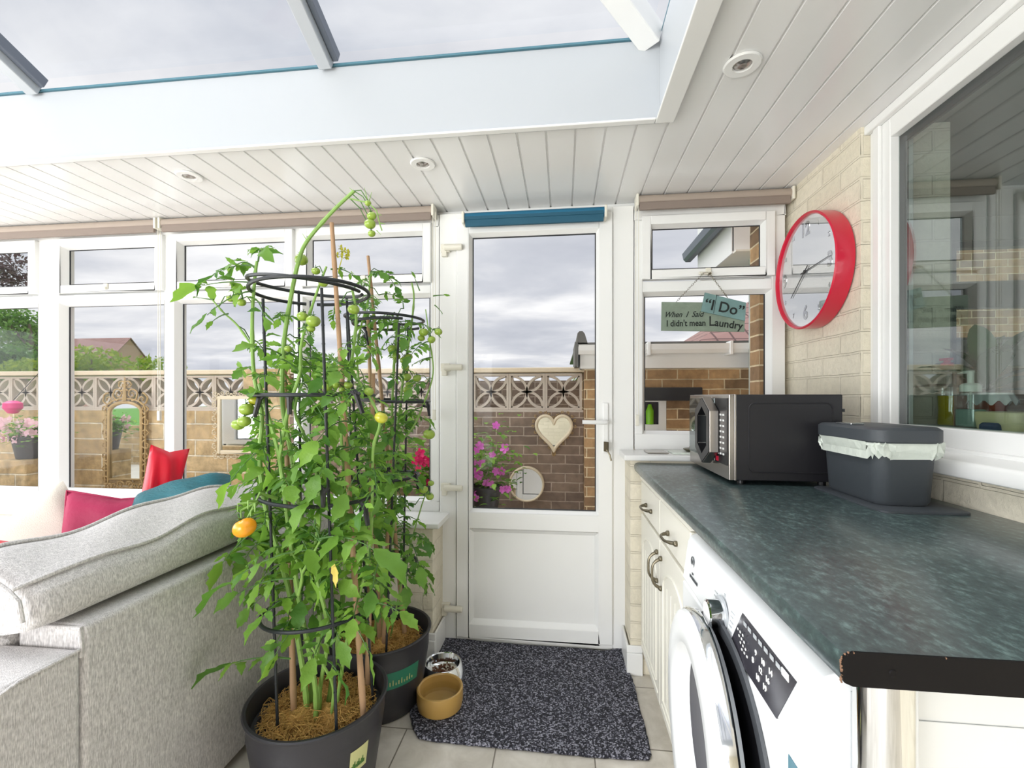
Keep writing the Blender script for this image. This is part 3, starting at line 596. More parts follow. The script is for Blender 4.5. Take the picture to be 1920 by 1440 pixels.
mb = MB(); mb.lathe([(.0, -.001), (.003, -.001), (.004, 0)], (.357, .532, WT - .02), 12, 'Y'); mb.build('screw_cap', 'blackedge', wt)
mb = MB()   # small crumbs and scuffs lying on the worktop
cupb = thing('base_cupboard', 'cream double base cupboard with arched doors and pewter pulls', 'cupboard', (.345, 1.55, 0))
CF = .330
mb = MB(); mb.box((CF + .02, 1.212, .10), (XR - .01, 1.955, WT - .039)); mb.box((CF + .06, 1.212, 0), (CF + .075, 1.955, .10)); mb.build('carcass', 'cab', cupb)
mb = MB(); mb.box((CF - .002, 1.205, WT - .066), (CF + .018, 1.955, WT - .039)); mb.build('top_rail', 'cab', cupb)
def pull(par, y, z, vert):
    mb = MB(); L_ = .05
    pts = []
    for i in range(13):
        t_ = -1 + i / 6; o_ = .028 * (1 - abs(t_) ** 4); q = t_ * L_
        pts.append((CF - .004 - o_, y + (0 if vert else q), z + (q if vert else 0)))
    mb.tube(pts, [.0058 if abs(i - 6) > 4 else .0042 for i in range(13)], 8)
    for s in (-1, 1): mb.sphere((CF - .004, y + (0 if vert else s * L_), z + (s * L_ if vert else 0)), .009, 10, 6)
    return mb.build('handle', 'pewter', par, smooth=True)
def door_front(y0, y1, hy):
    mb = MB(); mb.box((CF, y0, .13), (CF + .018, y1, .70)); dd = mb.build('door', 'cab', cupb, bevel=.004)
    # arched raised moulding and reeded grooves
    iy0, iy1 = y0 + .055, y1 - .055; c = (iy0 + iy1) / 2; w = (iy1 - iy0) / 2
    pts = [(CF - .0005, iy0, .19), (CF - .0005, iy0, .56)] + [(CF - .0005, c - w * math.cos(PI * i / 14), .56 + .075 * math.sin(PI * i / 14)) for i in range(1, 14)] + [(CF - .0005, iy1, .56), (CF - .0005, iy1, .19)]
    mb = MB(); mb.tube(pts, .0042, 6, closed=True); mb.build('arched_moulding', 'cab', dd, smooth=True)
    mb = MB()
    for i in range(1, 5): y = iy0 + (iy1 - iy0) * i / 5; mb.tube([(CF + .0003, y, .2), (CF + .0003, y, .58)], .0018, 5)
    mb.build('reeding', 'cab', dd); mb = MB(); mb.box((CF - .003, y0 + .03, .155), (CF + .002, y1 - .03, .165)); mb.build('bottom_bead', 'cab', dd, bevel=.002)
    pull(dd, hy, .60, True); return dd
def drawer_front(y0, y1):
    mb = MB(); mb.box((CF, y0, .715), (CF + .018, y1, .838)); dd = mb.build('drawer', 'cab', cupb, bevel=.004); pull(dd, (y0 + y1) / 2, .765, False)
door_front(1.587, 1.95, 1.615); door_front(1.215, 1.582, 1.55); drawer_front(1.587, 1.95); drawer_front(1.215, 1.582)

wm = thing('washing_machine', 'white washing machine with its round door ajar under the worktop', 'washing machine', (.6, .905, 0))
WFX, WY0, WY1 = .309, .610, 1.205
mb = MB(); mb.prism([(WFX, .02), (WFX, .716), (WFX + .005, .718), (WFX + .005, .723), (WFX, .725), (WFX + .013, .820), (WFX + .020, .834), (WFX + .055, .85), (.93, .85), (.93, .02)], WY1 - WY0, (0, WY0, 0), (1, 0, 0), (0, 0, 1), (0, 1, 0))
body = mb.build('body', 'washer', wm, bevel=.008, seg=3)
mb = MB(); mb.box((.40, WY0 - .002, .30), (.62, WY0 - .0005, .79)); plab(mb.build('side_pressing', 'washer', wm, bevel=.001), 'pressed rectangle on the side panel')
mb = MB(); mb.box((.36, WY0 - .003, .26), (.3625, WY0 - .0005, .82)); mb.build('side_seam', 'washerg', wm)
mb = MB()
for a in (.67, 1.14):
    for x in (.39, .88): mb = MB(); mb.lathe([(.02, 0), (.02, .02)], (x, a, 0), 12, 'Z', True); mb.build('foot', 'darkgrey', wm)
def fx(z): return WFX + (z - .725) / .095 * .013   # front of the sloping fascia
mb = MB()
def onp(y, z, o=.0012): return Vector((fx(z) - o, y, z))
# dark display panel
mb.add([onp(.843, .805), onp(.655, .800), onp(.69, .724), onp(.878, .729)], [(0, 1, 2, 3)]); 
a = [v for v in mb.v]; mb = MB(); mb.add([Vector(v) + Vector((.003, 0, 0)) for v in a] + a, [(0, 1, 2, 3), (4, 5, 6, 7), (0, 1, 5, 4), (1, 2, 6, 5), (2, 3, 7, 6), (3, 0, 4, 7)])
dp = mb.build('display_panel', 'panel', wm)
U, Wv = (0, -1, 0), (0, 0, 1)      # text reads along -Y on a surface facing -X
mb = MB()
for j, (t_, y, z) in enumerate([('10', .748, .772), ('14', .722, .772), ('12', .752, .757), ('16', .727, .757), ('9', .774, .772), ('10', .757, .742), ('8', .78, .757), ('19', .732, .742)]):
    put_text(mb, t_, .013, onp(y, z, .0019), U, Wv, bold=.0003)
for i in range(4):
    for jj in range(3): mb.box((fx(.75) - .0022, .822 + i * .006 - jj * .011, .748 + i * .009), (fx(.75) - .0012, .826 + i * .006 - jj * .011, .7515 + i * .009))
mb.box((fx(.79) - .0022, .672, .788), (fx(.79) - .0012, .692, .799))
mb.build('display_symbols', 'white', dp)
mb = MB()
for i, y in enumerate((.83, .812, .79, .77, .75, .73, .71, .695)): mb.box((fx(.79) - .0021, y - .012, .790), (fx(.79) - .0012, y, .797))
mb.build('display_text_band', 'washerg', dp)
# dial
mb = MB(); mb.lathe([(.034, 0), (.034, -.004)], (fx(.762), .930, .762), 36, 'X', True); kb = mb.build('dial_base', 'washerg', wm, smooth=True)
mb = MB(); mb.lathe([(.027, -.003), (.026, -.028), (.022, -.030)], (fx(.762), .930, .762), 36, 'X'); kn = mb.build('program_dial', 'chrome', wm, smooth=True); plab(kn, 'chrome ringed programme dial')
mb = MB(); mb.lathe([(.0215, -.0305), (.0, -.0312)], (fx(.762), .930, .762), 36, 'X'); mb.build('dial_cap', 'white', kn, smooth=True)
mb = MB()
for s in (1, -1):
    for i in range(6): z = .742 + i * .0085; yy = .930 - s * .046; mb.box((fx(z) - .0012, yy - .006 - (.004 if i % 2 else 0), z), (fx(z) - .0002, yy + .006, z + .0022))
mb.box((fx(.80) - .0012, .925, .797), (fx(.8) - .0002, .932, .802))
mb.build('program_marks', 'washerg', wm)
mb = MB(); mb.tube([(fx(.79) - .001, 1.143 + .0125 * math.cos(a * PI / 12), .786 + .0125 * math.sin(a * PI / 12)) for a in range(24)], .0012, 5, closed=True); put_text(mb, 'H', .017, onp(1.143, .786, .0014), U, Wv, bold=.0003)
put_text(mb, 'H-WASH&DRY', .0095, onp(1.118, .752, .0014), U, Wv, bold=.0003)
put_text(mb, '500', .007, onp(1.13, .762, .0014), U, Wv)
mb.build('logo', 'darkgrey', wm)
# porthole and gasket
PYc, PZc, PR = .912, .525, .203
mb = MB(); mb.lathe([(PR + .025, -.001), (PR + .023, -.006), (PR + .003, -.006), (PR, .0)], (WFX, PYc, PZc), 56, 'X'); mb.build('porthole_rim', 'darkgrey', wm, smooth=True)
mb = MB(); mb.lathe([(PR, -.0015), (PR - .02, -.004), (PR - .045, -.0035), (.0, -.003)], (WFX, PYc, PZc), 48, 'X'); mb.build('porthole_seal', 'black', wm, smooth=True)
mb = MB(); mb.box((WFX - .0015, .625, .62), (WFX - .0003, .655, .70)); st = mb.build('energy_sticker', 'trimblue', wm)
mb = MB(); mb.tube([(WFX - .002, .64 + .009 * math.cos(a * PI / 8), .675 + .009 * math.sin(a * PI / 8)) for a in range(16)], .0016, 5, closed=True); mb.build('sticker_mark', 'white', st)
# door ajar: hinge on the far side
HY = PYc + .232; ang = math.radians(3.6)
def dv(mb):
    c, s = math.cos(ang), math.sin(ang); out = []
    for x, y, z in mb.v:   # local: x outwards negative, y relative to hinge
        dx, dy = x, y - HY; out.append((WFX - .009 + dx * c + dy * s, HY - dx * s + dy * c, z))
    mb.v = out; return mb
mb = MB(); mb.lathe([(.150, -.006), (.154, -.012), (.164, -.040), (.170, -.043), (.214, -.044), (.226, -.038), (.229, -.030)], (0, PYc, PZc), 64, 'X'); wd = dv(mb).build('door', 'washer', wm, smooth=True); plab(wd, 'round white door standing ajar')
mb = MB(); mb.lathe([(.2295, -.030), (.2335, -.024), (.2335, -.010), (.226, -.005)], (0, PYc, PZc), 64, 'X'); dv(mb).build('chrome_ring', 'chrome', wd, smooth=True)
mb = MB(); mb.lathe([(.225, -.005), (.215, .004), (.17, .006), (.15, .004)], (0, PYc, PZc), 56, 'X'); dv(mb).build('inner_ring', 'washerg', wd, smooth=True)
mb = MB(); mb.lathe([(.153, -.008), (.13, .0), (.10, .006), (.06, .012), (.0, .016)], (0, PYc, PZc), 48, 'X'); dv(mb).build('porthole_glass', 'panel', wd, smooth=True)
leg = MB(); leg.lathe([(.030, .012), (.030, WT - .04)], (.3745, .572, 0), 40); leg.lathe([(.034, 0), (.034, .014)], (.3745, .572, 0), 32)
lt = leg.build('leg', 'chrome', wt, smooth=True); plab(lt, 'round chrome leg')

# ------------------------------------------------------------ microwave
mw = thing('microwave', 'black microwave with a steel front and hexagonal door handle on the worktop', 'microwave', (.69, 1.725, WT))
mx0, mx1, my0, my1, mz0, mz1 = .528, .865, 1.502, 1.945, .925, 1.199
mb = MB(); mb.box((mx0 + .02, my0, mz0), (mx1, my1, mz1)); mbod = mb.build('housing', 'blackm', mw, bevel=.003)
mb = MB(); mb.box((mx0 + .016, my0 - .001, mz0), (mx0 + .022, my1 + .001, mz1 + .001)); mb.build('front_edge_trim', 'steel', mw, bevel=.001)
mb = MB(); mb.box((mx0, my0, mz0), (mx0 + .016, my1, mz1)); mf = mb.build('front_frame', 'steel', mw, bevel=.002)
mb = MB(); mb.box((mx0 - .003, my0 + .012, mz0 + .045), (mx0 - .0005, my0 + .125, mz1 - .012)); cpn = mb.build('control_panel', 'black', mw)
mb = MB(); mb.box((mx0 - .004, my0 + .13, mz0 + .045), (mx0 - .0005, my1 - .006, mz1 - .012)); M['mwglass'] = mat('mirrored_dark_glass', '#7b8382', .04, .85); dr = mb.build('door_glass', 'mwglass', mw, bevel=.001); plab(dr, 'dark mirrored door glass')
hexo = [(.085 * math.cos(a), 1) for a in ()]
def hexpts(rw, rh, f): return [(-rw, -rh * f), (-rw, rh * f), (0, rh), (rw, rh * f), (rw, -rh * f), (0, -rh)]
ho, hi = hexpts(.082, .118, .60), hexpts(.052, .084, .60)
hc = Vector((mx0 - .034, my0 + .165, (mz0 + mz1) / 2 + .012)); vs = []; 
for dx in (0, .030):
    for P_ in (ho, hi): vs += [(hc.x + dx, hc.y + p[0], hc.z + p[1]) for p in P_]
fs = []
for i in range(6):
    j = (i + 1) % 6; fs += [(i, j, 6 + j, 6 + i), (12 + i, 18 + i, 18 + j, 12 + j), (i, 12 + i, 12 + j, j), (6 + i, 6 + j, 18 + j, 18 + i)]
mb = MB().add(vs, fs); dhn = mb.build('door_handle', 'steel', dr, bevel=.002)
vs = []
for P_, dx in ((hexpts(.079, .114, .6), -.002), (hi, -.002), (hexpts(.079, .114, .6), .001), (hi, .031)): vs += [(hc.x + dx, hc.y + p[0] * (1 if dx < .03 else .999), hc.z + p[1] * (1 if dx < .03 else .999)) for p in P_]
mb = MB().add(vs, [f for i in range(6) for j in [(i + 1) % 6] for f in ((i, j, 6 + j, 6 + i), (6 + i, 6 + j, 18 + j, 18 + i), (i, 12 + i, 12 + j, j))]); plab(mb.build('handle_face', 'black', dhn), 'black face of the hexagonal handle')
mb = MB()
for r_ in range(8):
    for c_ in range(3): y = my0 + .035 + c_ * .026; z = mz0 + .075 + r_ * .0185; mb.box((mx0 - .005, y, z), (mx0 - .0028, y + .012, z + .006))
mb.build('keypad', 'white', cpn); mb = MB(); mb.box((mx0 - .0055, my0 + .09, mz0 + .05), (mx0 - .0028, my0 + .11, mz0 + .066)); plab(mb.build('stop_button', 'red', cpn), 'red button')
mb = MB(); rr = .022
def rrect(x0, x1, z0, z1, r, n=5):
    out = []
    for cx, cz, a0 in ((x1 - r, z1 - r, 0), (x0 + r, z1 - r, 90), (x0 + r, z0 + r, 180), (x1 - r, z0 + r, 270)):
        for i in range(n + 1): a = math.radians(a0 + 90 * i / n); out.append((cx + r * math.cos(a), cz + r * math.sin(a)))
    return out
mb.tube([(x, my0 - .0005, z) for x, z in rrect(mx0 + .06, mx1 - .03, mz0 + .028, mz1 - .028, .018)], .0022, 6, closed=True); mb.build('side_pressing', 'blackm', mw, smooth=True)
mb = MB()
for x in (mx0 + .05, mx1 - .04):
    for y in (my0 + .04, my1 - .04): mb = MB(); mb.lathe([(.012, WT + .0005), (.012, mz0 + .001)], (x, y, 0), 14, 'Z', True); mb.build('foot', 'black', mw)
mb = MB(); mb.box((mx1, my0 + .01, mz1 - .055), (mx1 + .012, my0 + .03, mz1 - .045)); mb.build('rear_spacer', 'black', mw)
# ------------------------------------------------------------ food waste bin
bn = thing('food_waste_bin', 'slate grey lidded food waste bin with a pale green liner', 'bin', (.85, 1.345, WT + .007))
def loop(x0, x1, y0, y1, r, z, n=6, jit=0): return [(x + random.uniform(-jit, jit), y + random.uniform(-jit, jit), z + random.uniform(-jit, jit) * 1.5) for x, y in rrect(x0, x1, y0, y1, r, n)]
def loft(mb, loops, cap0=True, cap1=True):
    n = len(loops[0]); vs = [p for l in loops for p in l]; fs = [(i * n + j, i * n + (j + 1) % n, (i + 1) * n + (j + 1) % n, (i + 1) * n + j) for i in range(len(loops) - 1) for j in range(n)]
    if cap0: fs.append(tuple(range(n - 1, -1, -1)))
    if cap1: fs.append(tuple((len(loops) - 1) * n + j for j in range(n)))
    return mb.add(vs, fs)
bx0, bx1, by0, by1, zb = .790, .925, 1.225, 1.465, WT + .0075
mb = MB(); loft(mb, [loop(bx0 + .006, bx1 - .006, by0 + .006, by1 - .006, .03, zb), loop(bx0, bx1, by0, by1, .034, zb + .01), loop(bx0 - .008, bx1 + .008, by0 - .008, by1 + .008, .036, zb + .16)]); mb.build('tub', 'bin', bn, smooth=True)
mb = MB(); Ls = []
for k_, (z, g) in enumerate(((.165, .013), (.155, .019), (.142, .017), (.13, .016), (.122, .014))):
    Ls.append(loop(bx0 - g, bx1 + g, by0 - g, by1 + g, .04, zb + z, 12, .0052))
loft(mb, Ls, False, False); plab(mb.build('liner', 'liner', bn, smooth=True), 'crinkled pale green bag edge')
mb = MB(); loft(mb, [loop(bx0 - .02, bx1 + .016, by0 - .018, by1 + .018, .045, zb + .158), loop(bx0 - .024, bx1 + .02, by0 - .022, by1 + .022, .048, zb + .162), loop(bx0 - .024, bx1 + .02, by0 - .022, by1 + .022, .048, zb + .19), loop(bx0 - .016, bx1 + .012, by0 - .014, by1 + .014, .045, zb + .197)]); ld = mb.build('lid', 'bin', bn, smooth=True)
mb = MB(); mb.box((bx0 - .012, by0 + .09, zb + .197), (bx0 + .022, by0 + .16, zb + .203)); mb.build('lid_catch', 'chrome', ld, bevel=.002)
mb = MB(); loft(mb, [loop(.768, .968, 1.175, 1.49, .02, WT + .0004), loop(.768, .968, 1.175, 1.49, .02, WT + .0055), loop(.774, .962, 1.181, 1.484, .018, WT + .0068)]); tr = mb.build('drip_mat', 'bin', smooth=True); tag(tr, 'flat slate grey mat under the food waste bin', 'mat')
# small things on the window sill behind the microwave
mb = MB(); mb.box((.366, 2.0, .9455), (.455, 2.10, .9515)); t_ = mb.build('coaster', 'steel', bevel=.002); tag(t_, 'thin square metal coaster on the sill left of the microwave', 'coaster')
mb = MB(); mb.box((.47, 1.99, .9455), (.60, 2.09, .953)); t_ = mb.build('notepad', 'liner', bevel=.001); tag(t_, 'pale green pad on the sill beside the microwave', 'notepad')
mb = MB(); mb.lathe([(.025, .9535), (.038, .961), (.04, .966), (.03, .964), (0, .96)], (.565, 2.04, 0), 24); ds = mb.build('trinket_dish', 'pewter', smooth=True); tag(ds, 'small shallow brown dish of trinkets on the pale pad', 'dish')
mb = MB()
for i in range(9): mb.sphere((.565 + random.uniform(-.02, .02), 2.04 + random.uniform(-.02, .02), .969 + random.uniform(0, .006)), .006, 7, 5)
plab(mb.build('trinkets', 'chip', ds, smooth=True), 'small pinkish trinkets')

# ------------------------------------------------------------ wall clock
ck = thing('wall_clock', 'large round clock with a crimson rim on the cream brick wall', 'clock', (XR, 1.915, 1.692))
cy, cz, R = 1.915, 1.692, .226
mb = MB(); mb.lathe([(R - .006, -.003), (R, -.006), (R + .002, -.066), (R - .003, -.070), (R - .008, -.067), (R - .010, -.055)], (XR, cy, cz), 96, 'X'); mb.build('rim', 'red', ck, smooth=True)
mb = MB(); mb.lathe([(R - .009, -.056), (0, -.056)], (XR, cy, cz), 96, 'X'); dl = mb.build('dial', 'dial', ck)
mb = MB()
for h in range(1, 13):
    a = math.radians(90 - 30 * h); big = h in (3, 6, 9, 12); s = .076 if big else .026; rd = R - (.060 if big else .040)
    # seen from the room (looking +X) the viewer's right is -Y
    mb = MB(); put_text(mb, str(h), s, (XR - .0568, cy - rd * math.cos(a), cz + rd * math.sin(a)), U, Wv, ext=.0003, bold=.0022 if big else .0004, sx=.92); mb.build('numeral', 'dialn', dl)
mb = MB()
def hand(a, l, w): 
    a = math.radians(90 - a); p = Vector((XR - .0605, cy, cz)); dd = Vector((0, -math.cos(a), math.sin(a))); s = Vector((0, -dd.z, dd.y)) * w
    mb.add([p - dd * .03 - s, p + dd * l - s * .5, p + dd * l + s * .5, p - dd * .03 + s], [(0, 1, 2, 3)]); mb.add([v + Vector((.001, 0, 0)) for v in (p - dd * .03 - s, p + dd * l - s * .5, p + dd * l + s * .5, p - dd * .03 + s)], [(0, 1, 2, 3)])
hand(232, .135, .003); mb.build('hour_hand', 'black', ck); mb = MB(); hand(86, .17, .002); mb.build('minute_hand', 'black', ck); mb = MB(); mb.lathe([(.007, -.059), (.007, -.062), (0, -.062)], (XR, cy, cz), 16, 'X'); mb.build('hand_boss', 'black', ck)

# ------------------------------------------------------------ hanging sign
sg = thing('hanging_sign', 'distressed grey green hanging sign with "I Do" and "Laundry" lettering', 'sign', (.66, 2.085, 1.5))
M['signg'] = mat('distressed_green_board', '#7f8d7d', .75, var=.25, vscale=22, bump=.2, bscale=90); M['signb'] = mat('distressed_teal_board', '#72918f', .75, var=.3, vscale=18); M['ink'] = mat('dark_ink', '#1e2421', .8)
SY = 2.105
def S(x, y): return pY(x, y, SY)
a, b_, c_, d_ = S(1241, 566), S(1397, 568), S(1396, 622), S(1240, 620)
mb = MB(); n_ = Vector((0, .008, 0)); mb.add([a, b_, c_, d_, a + n_, b_ + n_, c_ + n_, d_ + n_], [(0, 1, 2, 3), (4, 7, 6, 5), (0, 4, 5, 1), (1, 5, 6, 2), (2, 6, 7, 3), (3, 7, 4, 0)]); pl = mb.build('board', 'signg', sg)
q = [S(1321, 549), S(1398, 568), S(1396, 602), S(1314, 584)]; n2 = Vector((0, -.006, 0)); mb = MB(); mb.add(q + [v + n2 for v in q], [(0, 1, 2, 3), (4, 7, 6, 5), (0, 4, 5, 1), (1, 5, 6, 2), (2, 6, 7, 3), (3, 7, 4, 0)]); p2 = mb.build('tilted_panel', 'signb', sg); plab(p2, 'tilted teal panel reading "I Do"')
U2, W2 = (1, 0, 0), (0, 0, 1)
mb = MB(); put_text(mb, 'When  I  Said', .036, S(1281, 590) + Vector((0, -.001, 0)), U2, W2, shear=.45, ext=.0004, bold=.0003, sx=.86); put_text(mb, "I didn't mean", .040, S(1286, 606.5) + Vector((0, -.001, 0)), U2, W2, ext=.0004, bold=.0006, sx=.82)
put_text(mb, 'L', .062, S(1334, 603) + Vector((0, -.001, 0)), U2, W2, ext=.0004, bold=.0005, sx=.8)
put_text(mb, 'aundry', .046, S(1366, 608.5) + Vector((0, -.001, 0)), U2, W2, rot=math.radians(-9), ext=.0004, bold=.0008, sx=.95); mb.build('lettering', 'ink', pl)
mb = MB(); put_text(mb, '\u201cI Do\u201d', .066, S(1357, 578) + Vector((0, -.007, 0)), U2, W2, rot=math.radians(-13), ext=.0004, bold=.0009, sx=.98); 
a_, b2_ = S(1343, 553) + Vector((0, -.0065, 0)), S(1337, 588) + Vector((0, -.0065, 0)); mb.tube([a_, b2_], .0009, 5); mb.build('lettering', 'ink', p2)
def chainlinks(p0, p1, n):
    mb = MB(); p0, p1 = Vector(p0), Vector(p1); d = (p1 - p0) / n; dn = d.normalized(); s1 = dn.cross(Vector((0, 1, 0))).normalized(); s2 = Vector((0, 1, 0))
    for i in range(n):
        c = p0 + d * (i + .5); sd = s1 if i % 2 else s2; mb.tube([c + dn * (d.length * .62) * math.cos(a * PI / 5) + sd * .0032 * math.sin(a * PI / 5) for a in range(10)], .0009, 4, closed=True)
    return mb
chn = chainlinks(S(1268, 566), S(1319, 512), 16); c2n = chainlinks(S(1364, 558), S(1331, 514), 13); chn.add(c2n.v, c2n.f); plab(chn.build('hanging_chain', 'pewter', sg), 'thin metal hanging chain')
mb = MB(); mb.lathe([(.005, -.006), (.005, .02)], tuple(S(1331, 513)), 10, 'Y', True); mb.tube([S(1319, 512), S(1326, 510.5), S(1331, 513)], .001, 5); mb.build('hook', 'pewter', sg)

# ================================================================== FLOOR MAT AND BOWLS
pts = [pZ(838, 1196, .0), pZ(900, 1206, 0), pZ(1000, 1214, 0), pZ(1090, 1220, 0), pZ(1135, 1224, 0), pZ(1166, 1218, 0), pZ(1190, 1290, 0), pZ(1210, 1370, 0), pZ(1222, 1420, 0), pZ(1218, 1428, 0), pZ(1200, 1428, 0), pZ(1120, 1423, 0), pZ(1000, 1412, 0), pZ(880, 1400, 0), pZ(810, 1393, 0), pZ(785, 1388, 0), pZ(774, 1370, 0), pZ(768, 1338, 0), pZ(796, 1278, 0), pZ(815, 1235, 0)]
pp = []
for i in range(len(pts)):
    p, q_ = pts[i], pts[(i + 1) % len(pts)]; n = max(1, int((q_ - p).length / .02))
    for j in range(n): t_ = j / n; v = p.lerp(q_, t_); pp.append((v.x + random.uniform(-.002, .002), v.y + random.uniform(-.002, .002)))
mb = MB(); mb.prism([(p[0], p[1]) for p in pp], .011, (0, 0, .0015), (1, 0, 0), (0, 1, 0), (0, 0, 1)); mo = mb.build('door_mat', 'mat', bevel=.004); tag(mo, 'dark speckled grey barrier mat on the tiles by the door', 'door mat')
MZ = .0125
cb_ = pZ(825, 1332, MZ)
bc = Vector((-.466, 1.675, MZ))
bw = thing('pet_water_bowl', 'ochre stoneware pet bowl full of water on the mat', 'pet bowl', tuple(bc))
mb = MB(); mb.lathe([(.0, .0), (.078, 0), (.083, .004), (.088, .03), (.088, .066), (.087, .072), (.081, .073), (.077, .069), (.076, .03), (.07, .012), (0, .01)], tuple(bc), 56); mb.build('bowl', 'bowl', bw, smooth=True)
M['water'] = glassmat('water_surface', .04, (.93, .95, .93, 1)); mb = MB(); mb.lathe([(.0759, .045), (0, .045)], tuple(bc), 40); mb.build('water', 'water', bw)
sc = Vector((-.505, 1.862, MZ)); sb = thing('pet_food_bowl', 'stainless steel pet bowl with kibble behind the ochre bowl', 'pet bowl', tuple(sc))
mb = MB(); mb.lathe([(.0, .004), (.085, .004), (.096, 0), (.097, .003), (.078, .052), (.0745, .055), (.070, .052), (.062, .02), (.05, .012), (0, .010)], tuple(sc), 56); mb.build('bowl', 'chrome', sb, smooth=True)
mb = MB()
for i in range(70):
    a = random.uniform(0, 2 * PI); r_ = .045 * math.sqrt(random.random()); mb.sphere((sc.x + r_ * math.cos(a), sc.y + r_ * math.sin(a), sc.z + .016 + random.uniform(0, .012)), random.uniform(.004, .006), 6, 4, .7)
kb_ = mb.build('kibble', 'kib', sb, smooth=True); kb_['kind'] = 'stuff'

# ================================================================== SOFA AND CUSHIONS
sf = thing('sofa', 'grey woven fabric sofa seen from behind with a large loose back cushion', 'sofa', (-1.5, 1.3, 0))
SX = -1.047; ST = .687
mb = MB(); mb.box((SX - .17, .876, .03), (SX, 1.925, ST)); mb.build('back', 'sofa', sf, bevel=.012, seg=3)
def piping(pts, par, r=.0045, closed=False): 
    mb = MB(); mb.tube(pts, r, 8, closed); return mb.build('piping', 'sofa', par, smooth=True)
piping([(SX - .001, .89, ST - .035), (SX - .001, 1.92, ST - .035)], sf, .0022)
piping([(SX - .17, .878, ST - .006), (SX - .006, .876, ST - .006), (SX - .003, .874, ST - .05), (SX - .003, .873, .62)], sf)
# arm (near end): rounded front corner
mb = MB(); prof = [(.70, .03), (.70, .60), (.715, .628), (.74, .64), (.872, .64), (.872, .03)]
def armf(u, v): pass
mb.prism([(y, z) for y, z in prof], .90, (SX - .901, 0, 0), (0, 1, 0), (0, 0, 1), (1, 0, 0)); mb.build('arm', 'sofa', sf, bevel=.01, seg=3)
piping([(SX - .9, .707, .625), (SX - .02, .707, .625), (SX - .003, .72, .628), (SX - .002, .76, .638), (SX - .002, .868, .638)], sf, .0035)
mb = MB(); mb.box((SX - .90, .874, .05), (SX - .171, 1.925, .30)); mb.build('base', 'sofa', sf, bevel=.01)
mb = MB(); mb.box((SX - .88, .88, .302), (SX - .19, 1.90, .44)); mb.build('seat_cushion', 'sofa', sf, bevel=.03, seg=4)
mb = MB()
for x in (SX - .85, SX - .06):
    for y in (.75, 1.86): mb = MB(); mb.lathe([(.018, 0), (.025, .032)], (x, y, 0), 12, 'Z', True); mb.build('foot', 'black', sf)
# loose back cushion with piped box edge
prof = [(-1.085, .70), (-1.075, .74), (-1.085, .79), (-1.11, .812), (-1.17, .838), (-1.235, .858), (-1.275, .852), (-1.33, .80), (-1.38, .70), (-1.41, .60), (-1.41, .50), (-1.38, .45), (-1.30, .445), (-1.24, .50), (-1.225, .60), (-1.22, .69)]
def cush(u, v):
    i = v * len(prof); k = int(i) % len(prof); f = i - int(i); p0, p1 = prof[k], prof[(k + 1) % len(prof)]; x = p0[0] * (1 - f) + p1[0] * f; z = p0[1] * (1 - f) + p1[1] * f
    cx, cz = -1.22, .70
    e = min(u, 1 - u) * 2; puff = (1 - (1 - min(1, e * 5)) ** 3) if e < .2 else 1
    ysh = .80 if z > .66 else .885; y = ysh + (1.90 - ysh) * u
    w = .86 + .14 * puff
    sag = -.012 * math.sin(u * PI * 3) * (1 if z > .7 else 0) + .006 * math.sin(u * 23 + x * 30)
    if z < .66: w = 1
    zz = cz + (z - cz) * w + (sag if z > .72 else 0)
    if z > .66: zz = max(zz, .693)
    return (cx + (x - cx) * w, y, zz)
mb = MB(); NU = 40; mb.grid(cush, NU, len(prof) * 2, cv=True)
nv = len(prof) * 2; mb.f.append(tuple(range(nv))); mb.f.append(tuple(NU * nv + j for j in range(nv))[::-1]); bc_ = mb.build('back_cushion', 'sofa', sf, smooth=True, sub=1)
for idx in (3, 5.6):
    v = idx / len(prof); piping([Vector(cush(i / 40, v)) + Vector((.003 if idx < 4 else 0, 0, .004)) for i in range(41)], bc_, .005)
piping([Vector(cush(0, v / 32)) + Vector((0, -.002, 0)) for v in range(2, 16)], bc_, .005)

def pillow(name, label, c, size, th, rot, m, group=None, pinch=.12, pipe=None):
    n = 18; R_ = Matrix.Translation(c) @ rot.to_4x4(); mb = MB()
    def P(u, v, s):
        a, b = u * 2 - 1, v * 2 - 1; f = (1 - a ** 4) * (1 - b ** 4); t_ = th * .5 * (max(0, f) ** .55); k = 1 - pinch * (1 - abs(a)) * abs(b) ** 2; k2 = 1 - pinch * (1 - abs(b)) * abs(a) ** 2
        t_ += .006 * math.sin(7 * a + 3 * b) * f
        return R_ @ Vector((a * size[0] / 2 * k2, s * t_, b * size[1] / 2 * k))
    mb.grid(lambda u, v: P(u, v, 1), n, n); mb.grid(lambda u, v: P(u, v, -1), n, n)
    o = mb.build(name, m, smooth=True); tag(o, label, 'cushion', group); 
    if pipe:
        e = [(i / n, 0) for i in range(n)] + [(1, i / n) for i in range(n)] + [(1 - i / n, 1) for i in range(n)] + [(0, 1 - i / n) for i in range(n)]
        t = MB(); t.tube([P(u, v, 0) for u, v in e], .004, 6, closed=True); t.build('piping', pipe, o, smooth=True)
    return o
from mathutils import Euler
def E_(x, y, z): return Euler((math.radians(x), math.radians(y), math.radians(z))).to_matrix()
pillow('cushion', 'burgundy velvet cushion standing behind the grey back cushion', Vector((-1.74, 1.56, .635)), (.36, .36), .13, E_(-10, 6, 22), 'burg', pinch=.14, pipe='burg')
pillow('cushion', 'oatmeal cushion leaning left of the burgundy cushion', Vector((-2.02, 1.52, .60)), (.40, .36), .13, E_(-8, -34, 30), 'creamf')
pillow('cushion', 'glossy red cushion with a tall pointed corner against the window', pY(300, 925, 1.82), (.15, .42), .09, E_(-4, 12, 58), 'redf', pinch=.12)
